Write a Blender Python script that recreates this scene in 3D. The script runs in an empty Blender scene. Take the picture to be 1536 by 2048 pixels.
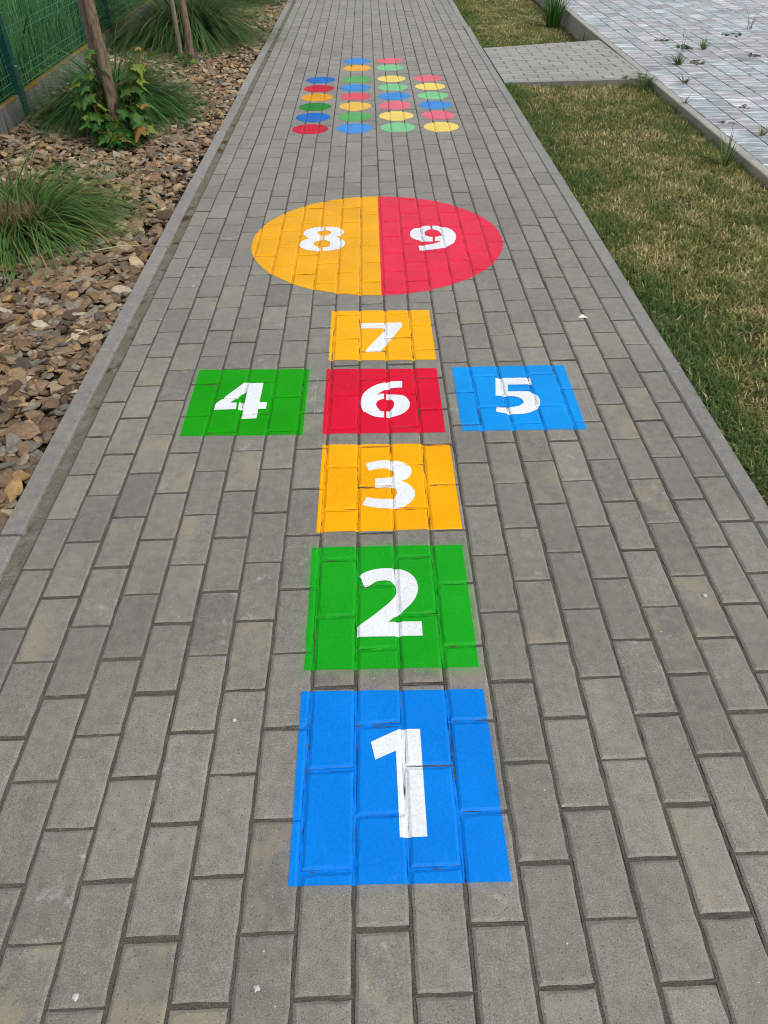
import bpy, math, random
import numpy as np
from mathutils import Vector, Matrix
from mathutils.geometry import tessellate_polygon

scene = bpy.context.scene
C = scene.collection
R = math.radians
rng = np.random.default_rng(7)
random.seed(7)

# ------------------------------------------------------------------ camera
cam_d = bpy.data.cameras.new("camera")
cam = bpy.data.objects.new("camera", cam_d)
C.objects.link(cam)
right = Vector((0.99974356, -0.02005618, -0.01051474))
up = Vector((0.0212315, 0.66866426, 0.74326128))
fwd = Vector((0.00787615, 0.74329392, -0.66891861))
m = Matrix.Identity(4)
for i in range(3):
    m[i][0], m[i][1], m[i][2] = right[i], up[i], -fwd[i]
m.translation = Vector((0.05724715, -0.55131079, 1.3780585))
cam.matrix_world = m
cam_d.sensor_width = 36
cam_d.lens = 36 * 1452.22 / 2048
cam_d.clip_start = 0.05
cam_d.clip_end = 500
scene.camera = cam

# ------------------------------------------------------------------ light
SUN_EL, SUN_AZ = R(52), R(125)       # azimuth clockwise from +Y: the light comes from the right and behind
w = bpy.data.worlds.new("World")
scene.world = w
w.use_nodes = True
nt = w.node_tree
sky = nt.nodes.new("ShaderNodeTexSky")
sky.sky_type = 'NISHITA'
sky.sun_disc = False
sky.sun_elevation = SUN_EL
sky.sun_rotation = SUN_AZ
sky.dust_density = 3.0
hs = nt.nodes.new("ShaderNodeHueSaturation")      # cloud cover greys the blue of the clear sky
hs.inputs["Saturation"].default_value = 0.22
nt.links.new(sky.outputs[0], hs.inputs["Color"])
nt.links.new(hs.outputs[0], nt.nodes["Background"].inputs[0])
nt.nodes["Background"].inputs[1].default_value = 0.15
sun_d = bpy.data.lights.new("sun", 'SUN')
sun_d.energy = 1.4
sun_d.angle = R(22)
sun_d.color = (1.0, 0.97, 0.92)
sun = bpy.data.objects.new("sun", sun_d)
C.objects.link(sun)
sdir = Vector((math.sin(SUN_AZ) * math.cos(SUN_EL), math.cos(SUN_AZ) * math.cos(SUN_EL), math.sin(SUN_EL)))
sun.rotation_euler = sdir.to_track_quat('Z', 'Y').to_euler()
scene.view_settings.view_transform = 'Standard'
scene.view_settings.look = 'None'
scene.view_settings.exposure = 0.0
scene.view_settings.gamma = 1.0
scene.cycles.filter_width = 1.05

# ------------------------------------------------------------------ helpers
def tag(o, label=None, cat=None, group=None, kind=None):
    if label: o["label"] = label
    if cat: o["category"] = cat
    if group: o["group"] = group
    if kind: o["kind"] = kind
    return o

def empty(name, loc=(0, 0, 0)):
    o = bpy.data.objects.new(name, None)
    C.objects.link(o)
    o.location = loc
    o.empty_display_size = 0.1
    return o

def link(name, me, mats, parent=None):
    o = bpy.data.objects.new(name, me)
    C.objects.link(o)
    for mm in (mats if isinstance(mats, (list, tuple)) else [mats]):
        me.materials.append(mm)
    if parent is not None:
        o.parent = parent
    return o

def mesh_np(name, verts, groups, pcol=None, fcol=None, midx=None, smooth=False):
    """verts (N,3); groups: list of (F,k) index arrays; pcol per point / fcol per face colours"""
    me = bpy.data.meshes.new(name)
    verts = np.asarray(verts, np.float32)
    groups = [np.asarray(g, np.int32) for g in groups if len(g)]
    me.vertices.add(len(verts))
    me.vertices.foreach_set("co", verts.ravel())
    nl = sum(g.size for g in groups)
    npoly = sum(len(g) for g in groups)
    me.loops.add(nl)
    me.polygons.add(npoly)
    me.loops.foreach_set("vertex_index", np.concatenate([g.ravel() for g in groups]))
    tot = np.concatenate([np.full(len(g), g.shape[1], np.int32) for g in groups])
    start = np.concatenate([[0], np.cumsum(tot)[:-1]]).astype(np.int32)
    me.polygons.foreach_set("loop_start", start)
    if midx is not None:
        me.polygons.foreach_set("material_index", np.asarray(midx, np.int32))
    me.polygons.foreach_set("use_smooth", np.full(npoly, smooth, bool))
    me.update(calc_edges=True)
    if pcol is not None:
        a = me.attributes.new("tint", 'FLOAT_COLOR', 'POINT')
        a.data.foreach_set("color", np.concatenate([pcol, np.ones((len(pcol), 1))], 1).astype(np.float32).ravel())
    if fcol is not None:
        a = me.attributes.new("tint", 'FLOAT_COLOR', 'FACE')
        a.data.foreach_set("color", np.concatenate([fcol, np.ones((len(fcol), 1))], 1).astype(np.float32).ravel())
    return me

class Polys:
    """collects polygons of any size into one mesh"""
    def __init__(self):
        self.v, self.f, self.mi, self.col = [], [], [], []
    def poly(self, pts, mi=0, col=(0.5, 0.5, 0.5)):
        b = len(self.v)
        self.v.extend(pts)
        self.f.append(tuple(range(b, b + len(pts))))
        self.mi.append(mi)
        self.col.append(col)
    def box(self, lo, hi, mi=0, col=(.5, .5, .5), bev=0.0, M=None):
        (x0, y0, z0), (x1, y1, z1) = lo, hi
        b = bev
        rings = [(0, z0), (0, z1 - b), (b, z1)] if b else [(0, z0), (0, z1)]
        P = []
        for ins, z in rings:
            P.append([(x0 + ins, y0 + ins, z), (x1 - ins, y0 + ins, z), (x1 - ins, y1 - ins, z), (x0 + ins, y1 - ins, z)])
        if M is not None:
            P = [[tuple(M @ Vector(q)) for q in r] for r in P]
        for a, c in zip(P[:-1], P[1:]):
            for i in range(4):
                j = (i + 1) % 4
                self.poly([a[i], a[j], c[j], c[i]], mi, col)
        self.poly(P[-1], mi, col)
        self.poly(P[0][::-1], mi, col)
    def tube(self, pts, rads, n=8, mi=0, col=(.5, .5, .5), cap=True):
        pts = [Vector([float(c) for c in p]) for p in pts]
        rings = []
        for i, p in enumerate(pts):
            d = (pts[min(i + 1, len(pts) - 1)] - pts[max(i - 1, 0)]).normalized()
            a = d.cross(Vector((0, 1, 0)) if abs(d.y) < .9 else Vector((1, 0, 0))).normalized()
            b = d.cross(a)
            rings.append([tuple(p + float(rads[i]) * (math.cos(2 * math.pi * k / n) * a + math.sin(2 * math.pi * k / n) * b)) for k in range(n)])
        for r0, r1 in zip(rings[:-1], rings[1:]):
            for k in range(n):
                j = (k + 1) % n
                self.poly([r0[k], r0[j], r1[j], r1[k]], mi, col)
        if cap:
            self.poly(rings[-1], mi, col)
            self.poly(rings[0][::-1], mi, col)
    def build(self, name, mats, parent=None, merge=False, smooth=False):
        me = bpy.data.meshes.new(name)
        me.from_pydata([tuple(map(float, p)) for p in self.v], [], self.f)
        me.polygons.foreach_set("material_index", np.array(self.mi, np.int32))
        if smooth:
            me.polygons.foreach_set("use_smooth", np.ones(len(self.f), bool))
        a = me.attributes.new("tint", 'FLOAT_COLOR', 'FACE')
        cc = np.concatenate([np.array(self.col, np.float32), np.ones((len(self.col), 1), np.float32)], 1)
        a.data.foreach_set("color", cc.ravel())
        if merge:
            import bmesh
            bm = bmesh.new(); bm.from_mesh(me)
            bmesh.ops.remove_doubles(bm, verts=bm.verts, dist=1e-5)
            bmesh.ops.recalc_face_normals(bm, faces=bm.faces)
            bm.to_mesh(me); bm.free()
        return link(name, me, mats, parent)

def vnoise(x, y, s, seed=0):
    """smooth 2D value noise, 0..1"""
    x = np.asarray(x, float) * s + 1000.3; y = np.asarray(y, float) * s + 1000.7
    xi = np.floor(x).astype(np.int64); yi = np.floor(y).astype(np.int64)
    fx = x - xi; fy = y - yi
    fx = fx * fx * (3 - 2 * fx); fy = fy * fy * (3 - 2 * fy)
    def h(a, b):
        n = (a * 374761393 + b * 668265263 + seed * 1442695041) & 0x7fffffff
        n = ((n ^ (n >> 13)) * 1274126177) & 0x7fffffff
        return ((n ^ (n >> 16)) & 0xffff) / 65535.0
    return (h(xi, yi) * (1 - fx) + h(xi + 1, yi) * fx) * (1 - fy) + (h(xi, yi + 1) * (1 - fx) + h(xi + 1, yi + 1) * fx) * fy

# ------------------------------------------------------------------ materials
class NB:
    def __init__(self, name):
        self.m = bpy.data.materials.new(name)
        self.m.use_nodes = True
        self.t = self.m.node_tree
        self.b = self.t.nodes["Principled BSDF"]
        self.co = None
    def n(self, typ, **kw):
        x = self.t.nodes.new(typ)
        for k, v in kw.items(): setattr(x, k, v)
        return x
    def set(self, sock, v):
        if hasattr(v, 'links') or isinstance(v, bpy.types.NodeSocket): self.t.links.new(v, sock)
        else: sock.default_value = v
    def obj(self):
        if self.co is None: self.co = self.n("ShaderNodeTexCoord").outputs["Object"]
        return self.co
    def noise(self, scale, detail=3, rough=.6, vec=None, out="Fac"):
        x = self.n("ShaderNodeTexNoise")
        self.set(x.inputs["Vector"], vec if vec is not None else self.obj())
        x.inputs["Scale"].default_value = scale; x.inputs["Detail"].default_value = detail; x.inputs["Roughness"].default_value = rough
        return x.outputs[out]
    def vor(self, scale, vec=None, out="Distance", rnd=1.0):
        x = self.n("ShaderNodeTexVoronoi")
        self.set(x.inputs["Vector"], vec if vec is not None else self.obj())
        x.inputs["Scale"].default_value = scale; x.inputs["Randomness"].default_value = rnd
        return x.outputs[out]
    def ramp(self, v, a, b, c=0.0, d=1.0, smooth=True):
        x = self.n("ShaderNodeMapRange")
        if smooth: x.interpolation_type = 'SMOOTHSTEP'
        for k, q in zip((0, 1, 2, 3, 4), (v, a, b, c, d)): self.set(x.inputs[k], q)
        return x.outputs[0]
    def math(self, op, a, b=0.0, c=None):
        x = self.n("ShaderNodeMath", operation=op)
        self.set(x.inputs[0], a); self.set(x.inputs[1], b)
        if c is not None: self.set(x.inputs[2], c)
        return x.outputs[0]
    def mix(self, f, a, b, mode='MIX'):
        x = self.n("ShaderNodeMix", data_type='RGBA', blend_type=mode)
        self.set(x.inputs["Factor"], f)
        self.set(x.inputs[6], a if not isinstance(a, tuple) else (*a, 1)); self.set(x.inputs[7], b if not isinstance(b, tuple) else (*b, 1))
        return x.outputs[2]
    def attr(self, name="tint"):
        return self.n("ShaderNodeAttribute", attribute_name=name)
    def sep(self, v):
        x = self.n("ShaderNodeSeparateXYZ"); self.set(x.inputs[0], v); return x.outputs
    def vmath(self, op, a, b=(0, 0, 0)):
        x = self.n("ShaderNodeVectorMath", operation=op)
        self.set(x.inputs[0], a); self.set(x.inputs[1], b)
        return x
    def grey(self, v):   # factor -> colour multiplier
        x = self.n("ShaderNodeCombineColor")
        for i in range(3): self.set(x.inputs[i], v)
        return x.outputs[0]
    def bump(self, h, strength=.3, dist=.002):
        x = self.n("ShaderNodeBump")
        x.inputs["Strength"].default_value = strength; x.inputs["Distance"].default_value = dist
        self.set(x.inputs["Height"], h)
        self.t.links.new(x.outputs[0], self.b.inputs["Normal"])
    def done(self, col, rough=.8, spec=.3):
        self.set(self.b.inputs["Base Color"], col if not isinstance(col, tuple) else (*col, 1))
        self.set(self.b.inputs["Roughness"], rough)
        self.set(self.b.inputs["Specular IOR Level"], spec)
        return self.m

# painted squares: centre, half size (used for the paint and for the faint overspray dust on the stones round it)
SQUARES = {
    '1': [(-0.122, 0.388), (0.283, 0.383), (0.284, -0.027), (-0.12, -0.025)],
    '2': [(-0.122, 0.843), (0.281, 0.841), (0.28, 0.443), (-0.12, 0.445)],
    '3': [(-0.115, 1.305), (0.288, 1.296), (0.288, 0.905), (-0.115, 0.903)],
    '4': [(-0.582, 1.774), (-0.182, 1.766), (-0.182, 1.361), (-0.578, 1.368)],
    '5': [(0.336, 1.759), (0.744, 1.76), (0.737, 1.359), (0.334, 1.362)],
    '6': [(-0.118, 1.764), (0.28, 1.753), (0.279, 1.357), (-0.118, 1.364)],
    '7': [(-0.117, 2.219), (0.283, 2.211), (0.283, 1.813), (-0.115, 1.824)],
}
BLUE, GREEN, YELLOW, RED, WHITE = (.0, .222, .80), (.008, .37, .012), (.97, .43, .0), (.72, .004, .035), (.82, .86, .90)
SQCOL = {'1': BLUE, '2': GREEN, '3': YELLOW, '4': (.006, .34, .0), '5': (.0, .30, .84), '6': RED, '7': (.95, .46, .003)}
CIRC, CRAD = (0.079, 2.962), 0.607

def concrete(name, base, tint=True, fine=420, overspray=False, rough=.62):
    b = NB(name)
    col = base
    f = b.noise(fine, 2, .7)
    c = b.mix(1.0, col, b.grey(b.ramp(f, .25, .75, .48, 1.52, False)), 'MULTIPLY')
    mid = b.noise(38, 4, .65)
    c = b.mix(1.0, c, b.grey(b.ramp(mid, .25, .75, .78, 1.22, False)), 'MULTIPLY')
    big = b.noise(2.3, 3, .55)
    c = b.mix(1.0, c, b.grey(b.ramp(big, .3, .7, .86, 1.13, False)), 'MULTIPLY')
    if tint:
        s = b.sep(b.attr().outputs["Color"])
        c = b.mix(1.0, c, b.grey(s[0]), 'MULTIPLY')
        och = b.math('MULTIPLY', s[1], b.ramp(b.noise(11, 3, .6), .44, .66))
        c = b.mix(och, c, (.30, .268, .175))
        # pale rubbed and chalky marks on some stones
        chalk = b.math('MULTIPLY', s[2], b.ramp(b.noise(21, 6, .8), .53, .74))
        c = b.mix(chalk, c, (.52, .52, .49))
    # light grains and small dark pits in the concrete
    vc = b.vor(260, out="Color"); pick = b.sep(vc)[0]
    d = b.vor(260)
    gr = b.math('MULTIPLY', b.ramp(d, .34, .20), b.ramp(pick, .80, .98))
    c = b.mix(b.math('MULTIPLY', gr, .62), c, (.48, .45, .38))
    vc2 = b.vor(62, out="Color"); d2 = b.vor(62)
    gr2 = b.math('MULTIPLY', b.ramp(d2, .13, .06), b.ramp(b.sep(vc2)[1], .955, .99))
    c = b.mix(gr2, c, (.62, .60, .54))
    vc3 = b.vor(150, out="Color"); d3 = b.vor(150)
    gr3 = b.math('MULTIPLY', b.ramp(d3, .28, .18), b.ramp(b.sep(vc3)[2], .91, .94))
    c = b.mix(b.math('MULTIPLY', gr3, .6), c, (.05, .048, .043))
    if overspray:
        p = b.obj()
        for key, rad, amt in (('1', .034, .24), ('2', .036, .60), ('3', .020, .14), ('4', .032, .58), ('5', .020, .18), ('6', .022, .18), ('7', .020, .15)):
            q = SQUARES[key]
            cx = sum(a[0] for a in q) / 4; cy = sum(a[1] for a in q) / 4
            hx = abs(q[1][0] - q[0][0]) / 2; hy = abs(q[0][1] - q[3][1]) / 2
            v = b.vmath('SUBTRACT', p, (cx, cy, 0)).outputs[0]
            v = b.vmath('ABSOLUTE', v).outputs[0]
            v = b.vmath('SUBTRACT', v, (hx, hy, 9)).outputs[0]
            v = b.vmath('MAXIMUM', v, (0, 0, 0)).outputs[0]
            dist = b.vmath('LENGTH', v).outputs["Value"]
            k = b.ramp(dist, rad, 0.0, 0.0, amt, True)
            k = b.math('MULTIPLY', b.math('MULTIPLY', k, k), b.ramp(b.noise(7, 2, .5), .35, .65, .25, 1.2))
            c = b.mix(b.math('MINIMUM', k, 1.0), c, SQCOL[key])
    b.bump(b.math('ADD', f, b.math('MULTIPLY', mid, .8)), .35, .0015)
    b.b.inputs['Sheen Weight'].default_value = .30      # sheen added to the concrete to brighten its far, glancing view
    b.b.inputs['Sheen Roughness'].default_value = .45
    return b.done(c, rough, .5)

M_PAVER = concrete("paver concrete", (.203, .193, .166), overspray=True)
M_PAVER2 = concrete("side path concrete", (.285, .28, .25))
M_KERB = concrete("kerb concrete", (.205, .200, .185))
M_WALL = concrete("edging concrete", (.32, .31, .265), fine=200)

def mk_sand():
    b = NB("joint sand")
    f = b.noise(520, 3, .75); g = b.noise(30, 4, .7)
    c = b.mix(b.ramp(f, .35, .7), (.060, .056, .047), (.190, .180, .152))
    c = b.mix(b.math('MULTIPLY', b.ramp(g, .55, .70), .6), c, (.19, .175, .14))
    b.bump(f, .8, .003)
    return b.done(c, .95, .1)
M_SAND = mk_sand()

def paint(name, col, rough=.40):
    b = NB(name)
    f = b.noise(340, 2, .6); g = b.noise(5, 3, .5)
    c = b.mix(1.0, col, b.grey(b.ramp(g, .3, .7, .90, 1.06, False)), 'MULTIPLY')
    c = b.mix(1.0, c, b.grey(b.ramp(b.noise(150, 3, .7), .25, .75, .86, 1.12, False)), 'MULTIPLY')
    # thin dusty scuffs
    c = b.mix(b.math('MULTIPLY', b.ramp(b.noise(19, 6, .8), .60, .80), .16), c, (.42, .40, .36))
    sp = b.vor(170); pk = b.sep(b.vor(170, out="Color"))[0]
    k = b.math('MULTIPLY', b.ramp(sp, .25, .15), b.ramp(pk, .955, .965))
    c = b.mix(b.math('MULTIPLY', k, .6), c, (.12, .11, .10))
    b.bump(f, .4, .0014)
    return b.done(c, b.ramp(b.noise(40, 2, .5), .3, .7, rough - .07, rough + .1), .15)

def tint_mat(name, rough=.7, spec=.2, transl=0.0, var=None):
    b = NB(name)
    c = b.attr().outputs["Color"]
    if var:
        c = b.mix(1.0, c, b.grey(b.ramp(b.noise(var, 3, .65), .25, .75, .68, 1.32, False)), 'MULTIPLY')
        b.bump(b.noise(var * 1.5, 3, .7), .4, .004)
    mt = b.done(c, rough, spec)
    if transl:
        t = b.n("ShaderNodeBsdfTranslucent"); b.set(t.inputs["Color"], c)
        x = b.n("ShaderNodeMixShader"); x.inputs[0].default_value = transl
        b.t.links.new(b.b.outputs[0], x.inputs[1]); b.t.links.new(t.outputs[0], x.inputs[2])
        b.t.links.new(x.outputs[0], b.t.nodes["Material Output"].inputs["Surface"])
    return mt
M_GRASS = tint_mat("grass blades", .6, .25, .25)
M_LEAF = tint_mat("leaves", .5, .3, .25)
M_STONE = tint_mat("slate chips", .8, .25, 0, 60)
M_WOOD = tint_mat("stake wood", .85, .15, 0, 45)

def mk_soil(name, a, b_):
    b = NB(name)
    c = b.mix(b.noise(25, 5, .7), a, b_)
    b.bump(b.noise(60, 4, .7), .6, .01)
    return b.done(c, .95, .1)
M_SOIL = mk_soil("dark soil", (.030, .024, .016), (.085, .066, .042))
M_LAWNSOIL = mk_soil("lawn thatch", (.035, .036, .014), (.11, .095, .045))
M_FIELD = mk_soil("field soil", (.012, .022, .008), (.03, .045, .015))

def mk_bark():
    b = NB("bark")
    v = b.n("ShaderNodeMapping"); b.set(v.inputs["Vector"], b.obj()); v.inputs["Scale"].default_value = (1, 1, .22)
    n1 = b.noise(70, 5, .7, v.outputs[0]); n2 = b.noise(14, 4, .7)
    c = b.mix(b.ramp(n1, .3, .7), (.085, .060, .040), (.27, .200, .140))
    c = b.mix(b.math('MULTIPLY', b.ramp(n2, .58, .70), .55), c, (.17, .165, .05))
    b.bump(n1, .7, .006)
    return b.done(c, .9, .15)
M_BARK = mk_bark()

def mk_moss():
    b = NB("moss and grit")
    n1 = b.noise(14, 4, .7); n2 = b.noise(260, 3, .7)
    c = b.mix(b.ramp(n1, .38, .52), (.205, .194, .166), (.165, .154, .118))
    c = b.mix(b.ramp(b.noise(8, 3, .6), .56, .66), c, (.085, .050, .026))
    c = b.mix(1.0, c, b.grey(b.ramp(n2, .25, .75, .45, 1.55, False)), 'MULTIPLY')
    b.bump(n2, .8, .004)
    return b.done(c, .95, .1)
M_MOSS = mk_moss()

def mk_board():
    b = NB("stained concrete board")
    v = b.n("ShaderNodeMapping"); b.set(v.inputs["Vector"], b.obj()); v.inputs["Scale"].default_value = (6, 6, 1)
    st = b.noise(5, 4, .65, v.outputs[0])
    c = b.mix(b.ramp(st, .3, .7), (.10, .105, .105), (.245, .245, .24))
    z = b.sep(b.obj())[2]
    k = b.ramp(b.math('ADD', z, b.math('MULTIPLY', b.math('SUBTRACT', b.noise(11, 4, .7), .5), .16)), .100, .135)
    c = b.mix(k, c, b.mix(b.noise(60, 3, .7), (.05, .06, .012), (.36, .19, .02)))
    b.bump(st, .4, .004)
    return b.done(c, .9, .2)
M_BOARD = mk_board()

def mk_green():
    b = NB("green powder coat")
    return b.done(b.mix(b.noise(12, 3, .6), (.004, .055, .048), (.008, .085, .070)), .45, .4)
M_GREEN = mk_green()
b_ = NB("green wire"); M_WIRE = b_.done((.035, .17, .10), .45, .4)
b_ = NB("zinc bolt"); M_BOLT = b_.done((.4, .4, .4), .4, .5)

def mk_slab():
    b = NB("streaked slab")
    v = b.n("ShaderNodeMapping"); b.set(v.inputs["Vector"], b.obj()); v.inputs["Scale"].default_value = (1.2, 8.5, 1)
    s = b.sep(b.attr().outputs["Color"])
    off = b.n("ShaderNodeCombineXYZ"); b.set(off.inputs[0], b.math('MULTIPLY', s[2], 7.0)); b.set(off.inputs[1], b.math('MULTIPLY', s[2], 31.0))
    vv = b.vmath('ADD', v.outputs[0], off.outputs[0]).outputs[0]
    n1 = b.noise(3.6, 4, .6, vv); n2 = b.noise(9.0, 3, .6, vv)
    # a blue-grey, a violet-grey and a near white stone, streaked into each other
    c = b.mix(b.ramp(s[0], .35, .65), (.275, .325, .35), (.338, .318, .355))
    c = b.mix(b.ramp(n1, .42, .64), c, (.64, .68, .70))
    c = b.mix(b.math('MULTIPLY', b.ramp(n2, .52, .68), .5), c, (.19, .21, .25))
    c = b.mix(1.0, c, b.grey(s[1]), 'MULTIPLY')
    f = b.noise(300, 2, .7)
    c = b.mix(1.0, c, b.grey(b.ramp(f, .25, .75, .85, 1.15, False)), 'MULTIPLY')
    b.bump(f, .25, .0015)
    return b.done(c, .75, .35)
M_SLAB = mk_slab()

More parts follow.
